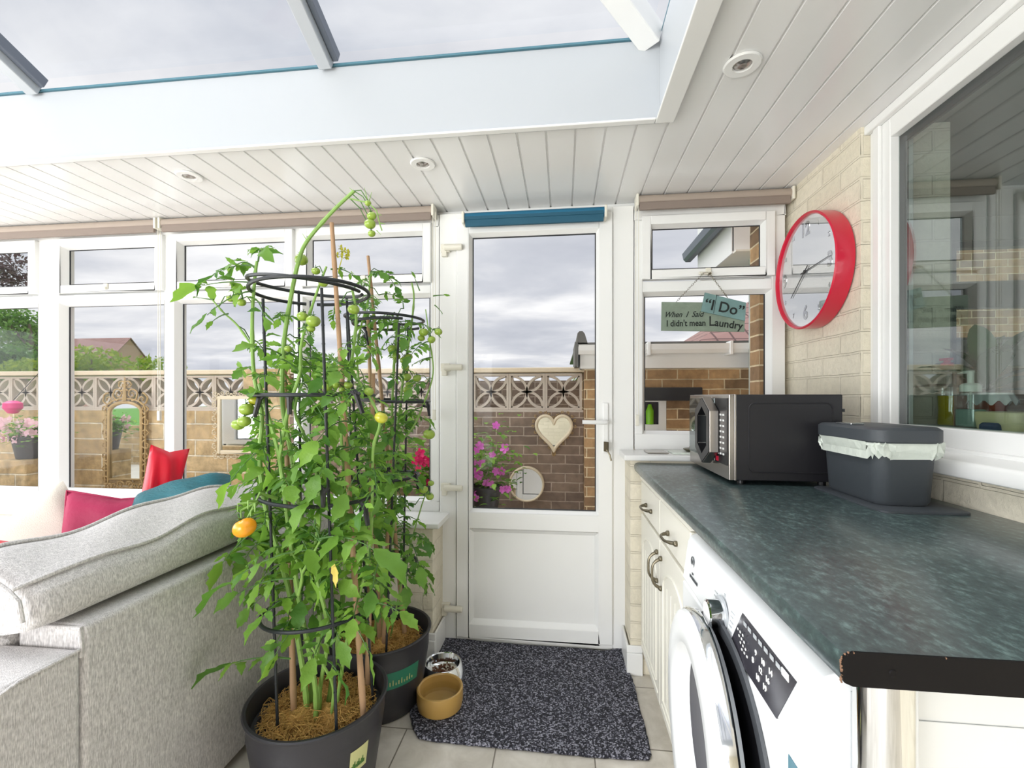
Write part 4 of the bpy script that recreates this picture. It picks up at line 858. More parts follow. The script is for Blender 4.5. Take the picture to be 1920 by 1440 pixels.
pillow('cushion', 'crumpled teal velvet cushion behind the top of the sofa', pY(338, 950, 1.66), (.36, .24), .17, E_(-60, -14, 24), 'tealf', pinch=.04)
pillow('cushion', 'crimson cushion at the left edge lying low on the seat', pY(-10, 1075, 1.12) + Vector((0, 0, -.06)), (.40, .34), .13, E_(-52, 10, 16), 'redf', pinch=.1)
# second seat run under the window that the cushions lean on
wb = thing('corner_seat', 'grey sofa section under the long window behind the cushions', 'sofa', (-2.6, 1.6, 0))
mb = MB(); mb.box((-3.2, 1.0, .03), (SX - .93, 1.925, .30)); mb.build('base', 'sofa', wb, bevel=.01)
mb = MB(); mb.box((-3.19, 1.02, .302), (SX - .94, 1.90, .42)); mb.build('seat_cushion', 'sofa', wb, bevel=.03, seg=4)

# ================================================================== KITCHEN BEHIND THE RIGHT WINDOW
KX0, KX1, KYA, KYB = XR + .28, 4.6, -1.2, 3.2
mb = MB(); mb.box((KX0, KYA, -.02), (KX1, KYB, .0)); struct(mb.build('floor', 'kdark'), 'dark kitchen floor beyond the inner window', 'floor')
mb = MB(); mb.box((KX0, KYA, 2.35), (KX1, KYB, 2.4)); struct(mb.build('ceiling', 'kwall'), 'grey shaded kitchen ceiling beyond the inner window', 'ceiling')
mb = MB(); mb.box((KX0, KYA - .1, 0), (KX1, KYA, 2.35)); mb.box((KX1, KYA, 0), (KX1 + .1, KYB, 2.35))
mb.box((KX0 - .004, 2.43, 0), (KX0 - .001, KYB, 2.35))
wx0, wx1, wz0, wz1 = 2.50, 4.2, 1.02, 2.2
mb.box((KX0 - .01, KYB, 0), (wx0, KYB + .1, 2.35)); mb.box((wx1, KYB, 0), (KX1 + .1, KYB + .1, 2.35)); mb.box((wx0, KYB, 0), (wx1, KYB + .1, wz0)); mb.box((wx0, KYB, wz1), (wx1, KYB + .1, 2.35))
struct(mb.build('wall_kitchen', 'kwall'), 'plain kitchen walls beyond the inner window', 'wall')
mb = MB(); frame_mb(wx0, wx1, wz0, wz1, .04, KYB + .02, KYB + .08, mb); mb.box((wx0 + .04, KYB + .02, 1.77), (wx1 - .04, KYB + .08, 1.94)); mb.box((3.5, KYB + .02, wz0), (3.56, KYB + .08, wz1)); struct(mb.build('window_6', 'kdark'), 'far kitchen window looking onto brickwork', 'window')
mb = MB(); mb.box((3.4, 5.2, -.3), (9.0, 5.4, 3.4)); o = mb.build('brick_house', 'orange'); tag(o, 'brown brick house wall seen through the far kitchen window', 'house wall')
mb = MB(); mb.box((KX0 + .3, 2.6, 0), (KX1 - .02, KYB - .01, .90)); mb.box((KX0 + .28, 2.58, .901), (KX1 - .02, KYB - .01, .94)); o = mb.build('kitchen_unit', 'kdark'); tag(o, 'grey kitchen base units with a counter inside the kitchen', 'kitchen unit')
KS = 1.1005
def sp_(x, X): return pX(x, 745, X).y      # distance along the wall for a pixel column on plane X
bx = 1.20; y_ = sp_(1776, bx)
t = thing('washing_up_bottle', 'clear bottle of yellow washing-up liquid with a red cap on the kitchen sill', 'bottle', (bx, y_, KS))
def flat(mb, c, fx_, fy_): mb.v = [(c[0] + (x - c[0]) * fx_, c[1] + (y - c[1]) * fy_, z) for x, y, z in mb.v]; return mb
mb = MB(); mb.lathe([(0, 0), (.030, 0), (.033, .006), (.030, .05), (.034, .10), (.030, .14), (.016, .175), (.012, .182)], (bx, y_, KS), 28); flat(mb, (bx, y_), .6, 1.0).build('bottle_body', 'clearp', t, smooth=True)
mb = MB(); mb.lathe([(0, .003), (.029, .003), (.031, .008), (.028, .05), (.031, .095), (0, .0955)], (bx, y_, KS), 28); plab(flat(mb, (bx, y_), .55, 1.0).build('liquid', 'yliq', t, smooth=True), 'yellow liquid')
mb = MB(); mb.lathe([(.013, .178), (.016, .18), (.016, .196), (.009, .2), (.008, .212), (0, .213)], (bx, y_, KS), 20); mb.box((bx - .008, y_ - .012, KS + .205), (bx + .008, y_ + .02, KS + .213)); mb.build('cap', 'redf', t, smooth=True)
y_ = sp_(1820, 1.19); bx = 1.19
t = thing('soap_dispenser', 'square clear pump dispenser half full of pale green soap on the kitchen sill', 'soap dispenser', (bx, y_, KS))
mb = MB(); mb.box((bx - .022, y_ - .034, KS), (bx + .022, y_ + .034, KS + .105)); mb.build('bottle_body', 'clearp', t, bevel=.006)
mb = MB(); mb.box((bx - .019, y_ - .031, KS + .003), (bx + .019, y_ + .031, KS + .055)); plab(mb.build('liquid', 'gliq', t, bevel=.005), 'pale green soap')
mb = MB(); mb.lathe([(.024, .106), (.024, .125), (.018, .13), (.008, .132), (.008, .165)], (bx, y_, KS), 20); mb.box((bx - .008, y_ - .004, KS + .16), (bx + .008, y_ + .035, KS + .168)); mb.lathe([(.003, .02), (.003, .105)], (bx, y_, KS), 8); mb.build('pump', 'liner', t, smooth=True)
mb = MB(); mb.box((bx - .018, y_ + .0345, KS + .005), (bx + .018, y_ + .036, KS + .095)); M['pinkl'] = mat('pink_label', '#e3a79a', .6); plab(mb.build('label', 'pinkl', t), 'pink label')
y_ = sp_(1850, 1.27); px_ = 1.27
t = thing('potted_plant', 'glossy dark green broad leaved plant in a terracotta pot on the kitchen sill', 'potted plant', (px_, y_, KS))
M['terra'] = mat('terracotta', '#b0522f', .8); M['rleaf'] = leafmat('dark_glossy_leaf', '#1d4a26', '#39703a', .12, .25)
mb = MB(); mb.lathe([(0, 0), (.036, 0), (.046, .085), (.05, .086), (.05, .10), (.043, .1), (.04, .08), (0, .078)], (px_, y_, KS), 28); mb.build('pot', 'terra', t, smooth=True)
def blade(mb, base, d, l, w, droop=.3, fold=.25, n=7):
    base, d = Vector(base), Vector(d).normalized(); s = d.cross(Vector((0, 0, 1)));
    s = s.normalized() if s.length > 1e-3 else Vector((1, 0, 0)); u = s.cross(d); vs = []
    for i in range(n + 1):
        t_ = i / n; p = base + d * l * t_ - Vector((0, 0, 1)) * droop * l * t_ * t_; ww = w * (math.sin(PI * min(1, t_ ** .8)) ** .8 + (.12 if t_ < .9 else 0)) / 2
        vs += [p - s * ww + u * ww * fold, p, p + s * ww + u * ww * fold]
    fs = []
    for i in range(n): a = i * 3; fs += [(a, a + 1, a + 4, a + 3), (a + 1, a + 2, a + 5, a + 4)]
    mb.add(vs, fs)
mb = MB()
for i in range(15):
    a = i * 2.4; el = .25 + .75 * (i / 15) ; blade(mb, (px_, y_, KS + .10 + .004 * i), (math.cos(a) * (1.1 - el), math.sin(a) * (1.1 - el), el), random.uniform(.17, .28), .06, .35)
mb.build('foliage', 'rleaf', t, smooth=True, fix=False)
mb = MB(); mb.grid(lambda u, v: (px_ + (.055 + .012 * v) * math.cos(2 * PI * u), y_ + (.055 + .012 * v) * math.sin(2 * PI * u), KS + .103 - .03 * v * (1 + .25 * math.sin(28 * PI * u))), 84, 3, cu=True); plab(mb.build('doily', 'white', t, smooth=True), 'white lace edging round the pot')
y_ = sp_(1900, 1.22)
mb = MB(); loft(mb, [loop(1.17, 1.27, y_ - .06, y_ + .06, .02, KS), loop(1.165, 1.275, y_ - .065, y_ + .065, .024, KS + .03), loop(1.165, 1.275, y_ - .065, y_ + .065, .024, KS + .048), loop(1.17, 1.27, y_ - .06, y_ + .06, .02, KS + .05)]); M['creamp'] = mat('cream_plastic', '#ded3a2', .4); o = mb.build('cream_tub', 'creamp', smooth=True); tag(o, 'low cream plastic tub at the right end of the kitchen sill', 'tub')
y_ = sp_(1862, 1.17); mb = MB(); loft(mb, [loop(1.15, 1.185, y_ - .025, y_ + .025, .01, KS), loop(1.15, 1.185, y_ - .025, y_ + .025, .012, KS + .014), loop(1.155, 1.18, y_ - .02, y_ + .02, .01, KS + .02)]); M['navy'] = mat('navy_sponge', '#27405e', .9); o = mb.build('scouring_sponge', 'navy', smooth=True); tag(o, 'navy blue scouring sponge in front of the cream tub', 'sponge')

# ================================================================== OUTSIDE
GZ = -.32
mb = MB(); mb.box((-40, 2.43, GZ - .1), (30, 3.6, GZ)); mb.box((-40, -14, GZ - .1), (XL - .45, 2.43, GZ)); mb.box((XL - .45, -14, GZ - .1), (30, YB - .35, GZ)); struct(mb.build('patio', 'patio'), 'pale paving round the outside of the sunroom', 'paving')
mb = MB(); mb.box((-60, 3.61, GZ - .12), (60, 90, GZ - .02)); mb.box((-60, -60, GZ - .12), (60, -14.01, GZ - .02)); struct(mb.build('lawn', 'lawn'), 'green lawn beyond the garden wall', 'lawn')
GY = 3.65
gw = thing('garden_wall', 'garden wall of buff stone and brown brick topped with pierced screen blocks', 'garden wall', (-2, GY, GZ))
XS = -2.98     # the stone run ends here, brick begins
mb = MB(); mb.box((-9.5, GY, GZ), (XS + .63, GY + .14, 1.07)); mb.build('stone_run', 'stone', gw)
mb = MB(); mb.box((XS + .2, GY - .003, 1.0701), (XS + .63, GY + .14, 1.40)); mb.box((XS + .2, GY - .05, 1.4), (XS + .66, GY + .16, 1.435)); plab(mb.build('stone_pier', 'stone', gw), 'buff stone pier between the screen blocks')
mb = MB(); mb.box((XS + .631, GY, GZ), (.165, GY + .14, 1.07)); mb.build('brick_run', 'brown', gw)
mb = MB(); mb.box((-9.5, GY - .05, 1.392), (XS + .199, GY + .18, 1.43)); mb.build('coping', 'coping', gw, bevel=.006); mb = MB(); mb.box((XS + .661, GY - .05, 1.392), (.20, GY + .18, 1.43)); mb.build('coping', 'coping', gw, bevel=.006)
def screen_block():
    mb = MB(); h = .148; fr = .018; d0, d1 = 0, .09
    frame_mb(-h, h, -h, h, fr, d0, d1, mb); q = h - fr; th = .010
    for sx in (1, -1):
        for sz in (1, -1):
            for side in (0, 1):
                pts = []
                for i in range(9):
                    t_ = i / 8; a = t_ * PI / 2
                    # arc from centre to corner bulging to one side
                    u_, v_ = (math.sin(a), 1 - math.cos(a)) if side else (1 - math.cos(a), math.sin(a))
                    pts.append((sx * q * u_, sz * q * v_))
                vs = []; k_ = len(pts)
                for i, (x, z) in enumerate(pts):
                    a0 = pts[max(0, i - 1)]; a1 = pts[min(k_ - 1, i + 1)]; tx, tz = a1[0] - a0[0], a1[1] - a0[1]; l_ = math.hypot(tx, tz); nx, nz = -tz / l_ * th, tx / l_ * th
                    vs += [(x - nx, d0 + .012, z - nz), (x + nx, d0 + .012, z + nz), (x + nx, d1 - .012, z + nz), (x - nx, d1 - .012, z - nz)]
                fs = []
                for i in range(k_ - 1):
                    for j in range(4): fs.append((i * 4 + j, i * 4 + (j + 1) % 4, (i + 1) * 4 + (j + 1) % 4, (i + 1) * 4 + j))
                mb.add(vs, fs)
    return mb
blk = screen_block().build('screen_block', 'concrete'); ROOT[blk.name] = Vector()
def place(o, par, loc, rot=None, scale=None):
    o.parent = par; o.matrix_parent_inverse = Matrix.Identity(4); o.location = Vector(loc) - ROOT[par.name]
    if rot: o.rotation_euler = rot
    if scale: o.scale = (scale,) * 3
    return o
xs = [.006 - .298 * i for i in range(9)] + [XS + .05 - .298 * i for i in range(13)]
for i, x in enumerate(xs):
    b = blk if i == 0 else blk.copy()
    if i: COL.objects.link(b)
    place(b, gw, (x, GY + .02, 1.235))
mb = MB(); mb.box((-9.5, GY + .004, 1.0705), (XS + .199, GY + .12, 1.0865)); mb.build('bed_course', 'concrete', gw); mb = MB(); mb.box((XS + .631, GY + .0, 1.0705), (.165, GY + .12, 1.086)); mb.build('bed_course', 'concrete', gw)
nw_ = MB(); nw_.box((-3.0, 4.55, GZ), (.6, 4.65, 1.36)); o = nw_.build('boundary_wall', 'brown'); tag(o, 'brown brick wall glimpsed through the screen blocks behind', 'wall')
# brick outbuilding on the right with a white gutter
ob = thing('outbuilding', 'brown brick outbuilding with white fascia and gutter right of the door', 'outbuilding', (1.2, 3.5, GZ))
mb = MB(); mb.box((.168, 3.5, GZ), (.92, 3.60, .92)); mb.box((.168, 3.5, .92), (.40, 3.6, 1.42)); mb.box((.78, 3.5, .92), (3.2, 3.6, 1.42)); mb.box((.40, 3.5, 1.21), (.78, 3.6, 1.42)); mb.box((.92, 3.5, GZ), (3.2, 3.6, .92)); mb.box((.168, 3.6, GZ), (.26, 6.5, 1.42)); mb.build('brick_wall', 'orange', ob)
mb = MB(); mb.box((.13, 3.40, 1.405), (3.2, 3.42, 1.545)); mb.box((.13, 3.42, 1.405), (3.2, 3.5, 1.415)); mb.box((.13, 3.42, 1.405), (.145, 6.5, 1.56)); mb.build('fascia', 'white', ob)
mb = MB(); mb.prism([(3.285, 1.57), (3.29, 1.53), (3.31, 1.505), (3.37, 1.505), (3.39, 1.53), (3.395, 1.57), (3.385, 1.57), (3.38, 1.53), (3.30, 1.53), (3.295, 1.57)], 3.1, (.115, 0, 0), (0, 1, 0), (0, 0, 1), (1, 0, 0)); g_ = mb.build('gutter', 'upvc', ob)
for x in (.6, 1.16, 1.9): mb = MB(); mb.box((x, 3.278, 1.49), (x + .022, 3.40, 1.585)); mb.build('gutter_bracket', 'upvc', g_, bevel=.003)
mb = MB(); mb.add([(.10, 3.36, 1.575), (3.3, 3.36, 1.575), (3.3, 6.5, 1.66), (.10, 6.5, 1.66), (.10, 3.36, 1.595), (3.3, 3.36, 1.595), (3.3, 6.5, 1.68), (.10, 6.5, 1.68)], [(0, 1, 2, 3), (4, 5, 6, 7), (0, 1, 5, 4), (1, 2, 6, 5), (2, 3, 7, 6), (3, 0, 4, 7)]); M['felt'] = mat('grey_roof_felt', '#6b6a66', .9); mb.build('flat_roof', 'felt', ob)
mb = MB(); mb.prism([(-.03, 0), (.05, 0), (.028, .075), (.012, .095), (-.012, .095), (-.026, .08)], .5, (.135, 3.36, 1.585)); mb.box((.09, 3.355, 1.42), (.112, 3.9, 1.60)); mb.build('verge_cap', 'felt', ob, smooth=True)
mb = MB(); frame_mb(.40, .78, .93, 1.21, .055, 3.505, 3.56, mb); f_ = mb.build('window', 'upvc', ob, bevel=.003); mb = MB(); mb.box((.455, 3.53, .985), (.725, 3.535, 1.155)); mb.build('pane', 'panel', f_); mb = MB(); mb.box((.38, 3.44, .90), (.80, 3.51, .93)); mb.build('window_sill', 'upvc', f_, bevel=.003)
M['lime'] = mat('lime_green_plastic', '#7fc41e', .4); mb = MB(); mb.lathe([(.028, 0), (.03, .1), (.018, .13), (.012, .15)], (.66, 3.52, .986), 16, 'Z', True); o = mb.build('green_bottle', 'lime', smooth=True); tag(o, 'lime green bottle in the outbuilding window', 'bottle')
mb = MB(); mb.box((.38, 3.36, 1.165), (1.0, 3.49, 1.262)); o = mb.build('awning_box', 'gasket', bevel=.006); tag(o, 'long black box mounted over the outbuilding window', 'awning box')
# own house corner beside the right hand window: brick return and eaves
hc_ = MB(); hc_.box((.952, 2.31, GZ), (1.29, 2.42, 2.6)); hc_.box((1.275, 2.42, GZ), (1.292, 3.2, 2.6)); o = hc_.build('house_corner', 'orange'); struct(o, 'orange brown brick corner of the house outside the small window', 'house wall')
ev = thing('house_eaves', 'white boxed eaves with gutter end high outside the small window', 'eaves', (1.2, 3.2, 2.15))
mb = MB(); mb.prism([(1.125, 2.165), (1.5, 2.165), (1.5, 2.6), (1.125, 2.6)], .012, (0, 3.14, 0), (1, 0, 0), (0, 0, 1), (0, 1, 0)); mb.box((1.12, 3.14, 2.15), (1.132, 3.9, 2.6)); mb.build('fascia', 'white', ev)
mb = MB(); mb.box((1.132, 3.10, 2.15), (1.5, 3.9, 2.162)); plab(mb.build('soffit', 'cab', ev), 'shaded soffit boards')
mb = MB(); mb.prism([(1.02, 2.42), (1.03, 2.37), (1.05, 2.35), (1.09, 2.35), (1.11, 2.38), (1.118, 2.42)], .9, (0, 3.1, 0), (1, 0, 0), (0, 0, 1), (0, 1, 0)); mb.build('gutter', 'aludark', ev)

# garden mirrors
def mirror_thing(name, label, c): return thing(name, label, 'mirror', c)
def spiral(mb, c, r, turns, a0, dirn, rad, th=.008, n=22, y=None):
    pts = []
    for i in range(n + 1):
        t_ = i / n; a = a0 + dirn * turns * 2 * PI * t_; rr = r * (1 - .8 * t_); pts.append((c[0] + rr * math.cos(a), c[1] + .004 * math.sin(5 * a), c[2] + rr * math.sin(a)))
    mb.tube(pts, [th * (1 - .5 * i / n) for i in range(n + 1)], 6); mb.sphere(pts[-1], th * 1.1, 6, 4)
my = GY - .03
c0 = Vector((-3.90, my, .80)); t = mirror_thing('arched_mirror', 'tall arched garden mirror in an ornate gilt scroll frame on the stone wall', tuple(c0))
w_, zb_, zt_ = .155, .455, 1.13
arch = [(-w_, zb_), (w_, zb_), (w_, zt_ - .07)] + [(w_ * math.cos(a), zt_ - .07 + .085 * math.sin(a)) for a in [PI * i / 10 for i in range(1, 10)]] + [(-w_, zt_ - .07)]
mb = MB(); mb.prism(arch, .012, (c0.x, my, 0)); mb.build('mirror_glass', 'mirror', t)
mb = MB(); mb.tube([(c0.x + x * 1.05, my - .008, z) for x, z in arch], .014, 8, closed=True); mb.tube([(c0.x + x * 1.28, my - .004, .80 + (z - .80) * 1.1) for x, z in arch], .008, 6, closed=True); mb.build('inner_frame', 'scroll', t, smooth=True)
mb = MB()
for s in (-1, 1):
    for i in range(7): spiral(mb, (c0.x + s * .205, my - .006, .45 + i * .105), .045, 1.2, (PI / 2 if i % 2 else -PI / 2), s * (1 if i % 2 else -1), .005)
    for i in range(3): spiral(mb, (c0.x + s * (.05 + i * .06), my - .006, .405 - .01 * i), .04, 1.2, PI if s > 0 else 0, s * (1 if i % 2 else -1), .005)
    spiral(mb, (c0.x + s * .17, my - .006, 1.17), .06, 1.3, PI / 2, -s, .006); spiral(mb, (c0.x + s * .07, my - .006, 1.22), .06, 1.4, -PI / 2, s, .006); spiral(mb, (c0.x + s * .035, my - .008, 1.30), .05, 1.3, -PI / 2, -s, .006)
mb.tube([(c0.x, my - .01, 1.16), (c0.x, my - .01, 1.37)], [.02, .004], 6); mb.build('scrollwork', 'scroll', t, smooth=True)
c1 = Vector((-2.83, my, .95)); t = mirror_thing('rectangular_mirror', 'rectangular garden mirror in a pale lacy scroll frame beside the tomato plants', tuple(c1))
mb = MB(); mb.box((-2.975, my, .72), (-2.62, my + .012, 1.18)); mb.build('mirror_glass', 'mirror', t)
mb = MB(); frame_mb(-3.0, -2.60, .70, 1.20, .028, my - .012, my + .012, mb); mb.build('inner_frame', 'scrollw', t, bevel=.004)
mb = MB()
for i in range(8): 
    spiral(mb, (-3.02 + i * .06, my - .004, .675), .026, 1.2, PI if i % 2 else 0, 1 if i % 2 else -1, .004, .005); spiral(mb, (-3.02 + i * .06, my - .004, 1.225), .026, 1.2, PI if i % 2 else 0, 1 if i % 2 else -1, .004, .005)
for i in range(9): spiral(mb, (-3.03, my - .004, .70 + i * .06), .026, 1.2, PI / 2, 1 if i % 2 else -1, .004, .005); spiral(mb, (-2.575, my - .004, .70 + i * .06), .026, 1.2, PI / 2, 1 if i % 2 else -1, .004, .005)
mb.build('scrollwork', 'scrollw', t, smooth=True)
c2 = Vector((-.07, my, .90)); t = mirror_thing('heart_mirror', 'heart shaped garden mirror in a cream frame on the brick wall', tuple(c2))
def heart(s, n=44):
    out = []
    for i in range(n):
        a = 2 * PI * i / n; x = 16 * math.sin(a) ** 3; z = 13 * math.cos(a) - 5 * math.cos(2 * a) - 2 * math.cos(3 * a) - math.cos(4 * a)
        out.append((x / 17 * s, (z + 2.5) / 17 * s * 1.12))
    return out
hp_ = heart(.145); mb = MB(); mb.prism([(p[0], p[1]) for p in hp_], .01, (c2.x, my, c2.z)); mb.build('mirror_glass', 'mirror', t)
mb = MB(); mb.tube([(c2.x + p[0] * 1.03, my - .006, c2.z + p[1] * 1.03) for p in hp_], .013, 8, closed=True); mb.build('frame', 'scrollw', t, smooth=True)
mb = MB(); hq = heart(.18, 30)
for i, p in enumerate(hq): spiral(mb, (c2.x + p[0], my + .004, c2.z + p[1]), .014, 1.1, i, 1 if i % 2 else -1, .003, .0035, 10)
mb.build('lace_edge', 'scroll', t, smooth=True)
c3 = Vector((-.291, my, .487)); t = mirror_thing('round_mirror', 'small round garden mirror low on the brick wall behind the petunias', tuple(c3))
mb = MB(); mb.lathe([(.128, 0), (0, 0)], tuple(c3), 40, 'Y'); mb.build('mirror_glass', 'mirror', t); mb = MB(); mb.lathe([(.127, .02), (.127, -.006), (.134, -.012), (.142, -.008), (.145, .025)], tuple(c3), 44, 'Y'); mb.build('frame', 'scrollw', t, smooth=True)

# petunias
def flower(r=.03, petal=5):
    mb = MB(); vs = [(0, 0, 0)]; n = petal * 4
    for i in range(n):
        a = 2 * PI * i / n; rr = r * (1 if i % 4 in (1, 2, 3) else .68) * (1.06 if i % 4 == 2 else 1); vs.append((rr * math.cos(a), -.35 * r + .12 * r * math.sin(3 * a), rr * math.sin(a)))
    mb.add(vs, [(0, i + 1, (i + 1) % n + 1) for i in range(n)]); mb.add([(r * .12 * math.cos(a), -.02 * r, r * .12 * math.sin(a)) for a in (0, 2, 4)], [(0, 1, 2)]); return mb
def petunia_pot(label, c, spread, m, nfl, r, pot=True, up=.12, seedv=1, name='petunia_planter'):
    rd = random.Random(seedv); t = thing(name, label, 'flower pot', tuple(c)); c = Vector(c)
    if pot: mb = MB(); mb.lathe([(0, 0), (.085, 0), (.115, .17), (.12, .172), (.12, .185), (.108, .185), (.1, .16), (0, .155)], tuple(c), 28); mb.build('pot', 'potm', t, smooth=True)
    mb = MB(); cc = c + Vector((0, 0, .17 + up * .6))
    for i in range(420):
        p = cc + Vector((rd.gauss(0, spread * .5), rd.gauss(0, spread * .35), rd.gauss(0, up * .6))); a = rd.uniform(0, 6.28); blade(mb, p, (math.cos(a), math.sin(a), rd.uniform(-.2, .8)), rd.uniform(.04, .07), .03, .4, .2, 4)
    mb.build('foliage', 'leaf', t, smooth=True, fix=False)
    mb = MB()
    for i in range(14): a = rd.uniform(0, 6.28); mb.tube([c + Vector((0, 0, .15)), cc + Vector((math.cos(a) * spread * .5, math.sin(a) * spread * .3, up * .5))], .003, 5)
    mb.build('stem', 'stem', t)
    proto = flower(r).build('flower', m, fix=False); ROOT[proto.name] = Vector()
    for i in range(nfl):
        f = proto if i == 0 else proto.copy()
        if i: COL.objects.link(f)
        a = rd.uniform(0, 6.28); q = rd.random() ** .5; p = cc + Vector((math.cos(a) * spread * q, -spread * .3 - rd.random() * .05, math.sin(a) * up * q * 1.2 + up * .25))
        place(f, t, p, (rd.uniform(-.5, .4), rd.uniform(0, 6), rd.uniform(-.6, .6)), rd.uniform(.8, 1.15))
    return t
petunia_pot('pot of magenta petunias outside the door in front of the round mirror', (-.56, 3.25, .36), .24, 'petm', 30, .031, True, .24, 3)
petunia_pot('pot of pink and white striped petunias outside at the far left', (-4.45, 3.3, .68), .20, 'petp', 22, .034, True, .09, 4)
petunia_pot('pot of hot pink petunias outside behind the second tomato plant', (-.86, 3.0, .42), .17, 'petr', 20, .034, True, .16, 5)
petunia_pot('pot of pale pink flowers outside the window behind the tomato cages', (-1.25, 3.1, .52), .2, 'petp', 16, .024, True, .16, 6)
mb = MB(); mb.lathe([(0, 0), (.03, .005), (.062, .05), (.06, .09), (.03, .11), (0, .112)], (-4.62, 3.3, 1.05), 24); M['hotpink'] = mat('hot_pink_plastic', '#e21a7c', .4); o = mb.build('hanging_lantern', 'hotpink', smooth=True); tag(o, 'small round hot pink lantern hanging at the far left outside', 'lantern'); 
mb = MB(); mb.tube([(-4.62, 3.3, 1.16), (-4.62, 3.5, 1.42), (-4.62, GY - .04, 1.42)], .003, 5); hw = mb.build('hanging_wire', 'black'); hw.parent = o
mb = MB()
for px_, h_ in ((-4.47, 3.30), (-.47, 3.25), (-.86, 3.0), (-1.25, 3.1)): pass
def plinth(x, y, z, lab):
    mb = MB(); mb.box((x - .13, y - .13, GZ), (x + .13, y + .13, z - .002)); o = mb.build('plinth', 'stone', bevel=.01); tag(o, lab, 'plinth')
plinth(-.56, 3.25, .36, 'stone plinth under the magenta petunias outside the door'); plinth(-4.45, 3.3, .68, 'stone plinth under the striped petunias at the far left'); plinth(-.86, 3.0, .42, 'stone plinth under the hot pink petunias'); plinth(-1.25, 3.1, .52, 'stone plinth under the pale pink flowers')

# distant houses, shrubs and trees
def quad_leaf(mb, p, s, rd):
    a = Vector((rd.gauss(0, 1), rd.gauss(0, 1), rd.gauss(0, 1))).normalized(); b = a.orthogonal().normalized(); c = a.cross(b); k_ = rd.uniform(0, 6.28); u = b * math.cos(k_) + c * math.sin(k_); v = a.cross(u)
    mb.add([p - u * s, p - v * s * .5, p + u * s, p + v * s * .5], [(0, 1, 2, 3)])
def tree(name, label, c, rx, rz, n, s, m, trunk_h, seedv, cat='tree', group=None, lumps=7):
    rd = random.Random(seedv); c = Vector(c); t = thing(name, label, cat, (c.x, c.y, GZ), group); mb = MB()
    ls = [(c + Vector((rd.uniform(-.6, .6) * rx, rd.uniform(-.5, .5) * rx, rd.uniform(-.55, .6) * rz)), rd.uniform(.35, .6)) for _ in range(lumps)]
    for i in range(n):
        q, r_ = ls[i % lumps]; d = Vector((rd.gauss(0, 1), rd.gauss(0, 1), rd.gauss(0, 1))).normalized() * (rd.random() ** .4); quad_leaf(mb, q + Vector((d.x * rx * r_, d.y * rx * r_, d.z * rz * r_)), s * rd.uniform(.6, 1.3), rd)
    mb.build('foliage', m, t, fix=False); mb = MB(); mb.tube([(c.x, c.y, GZ), (c.x + .05, c.y, c.z - rz * .2), (c.x, c.y, c.z + rz * .3)], [trunk_h, trunk_h * .7, trunk_h * .3], 8)
    for q, r_ in ls: mb.tube([(c.x, c.y, c.z - rz * .3), tuple(q)], trunk_h * .25, 5)
    mb.build('trunk', 'bark', t, smooth=True); return t
M['bark'] = mat('grey_brown_bark', '#6f6253', .9, bump=.6, bscale=40)
M['hedge'] = leafmat('yellow_green_shrub', '#5f8a2a', '#a8b83a', .35); M['dgreen'] = leafmat('dark_green_tree', '#2f5a2a', '#6d9a45', .35); M['mgreen'] = leafmat('mid_green_tree', '#4f7f32', '#8fb455', .35); M['copper'] = leafmat('copper_beech_leaf', '#3d2a30', '#6d4d50', .3)
def at(x, y, Y): return pY(x, y, Y)
tree('shrub', 'yellow green shrub topping the garden wall in front of the brown roofed house', at(170, 697, 6), .95, .40, 3400, .04, 'hedge', .05, 11, 'shrub')
tree('shrub', 'low green shrub behind the wall seen past the tomato plant', at(590, 690, 5.2), .55, .35, 1400, .035, 'mgreen', .03, 12, 'shrub')
tree('tree', 'dark copper leaved tree at the left edge above the others', at(-30, 520, 12), 1.0, 1.1, 3000, .07, 'copper', .12, 13)
tree('tree', 'pale feathery green tree at the far left', at(55, 630, 9), .9, .9, 3600, .05, 'mgreen', .08, 14)
tree('tree', 'dense dark green tree low at the far left behind the wall', at(30, 690, 7.8), .7, .45, 3000, .05, 'dgreen', .08, 15)
tree('tree', 'small green bush behind the wall in front of the left house', at(-90, 660, 5.4), .5, .5, 2000, .045, 'hedge', .06, 16, 'tree')
def house(label, A, B, R_, Cc, depth, wallm='tanwall', roofm='rooft'):
    t = thing('house', label, 'house', (A.x, A.y, GZ)); return t
M['tanwall'] = mat('tan_render_gable', '#b08d7a', .9, var=.1, vscale=30)
def slab(mb, q, th):
    q = [Vector(v) for v in q]; n = (q[1] - q[0]).cross(q[3] - q[0]).normalized() * th; mb.add(q + [v + n for v in q], [(0, 1, 2, 3), (4, 5, 6, 7), (0, 1, 5, 4), (1, 2, 6, 5), (2, 3, 7, 6), (3, 0, 4, 7)])
Y_ = 55.; gA = at(243, 634, Y_); hd, rise = 3.3, 3.6
t = thing('house', 'distant house with a brown tiled roof and gable end behind the yellow green shrub', 'house', (gA.x, Y_, GZ))
mb = MB(); mb.prism([(Y_ - hd, GZ), (Y_ + hd, GZ), (Y_ + hd, gA.z - rise), (Y_, gA.z - .1), (Y_ - hd, gA.z - rise)], 14, (gA.x - 14, 0, 0), (0, 1, 0), (0, 0, 1), (1, 0, 0)); mb.build('gable_wall', 'tanwall', t)
mb = MB()
for q_ in (-1, 1): slab(mb, [(gA.x - 15, Y_, gA.z), (gA.x + .15, Y_, gA.z), (gA.x + .15, Y_ + q_ * (hd + .3), gA.z - rise - .3), (gA.x - 15, Y_ + q_ * (hd + .3), gA.z - rise - .3)], .1)
mb.uv = lambda c: (c.x, c.y * 1.4); mb.build('roof', 'rooft', t)
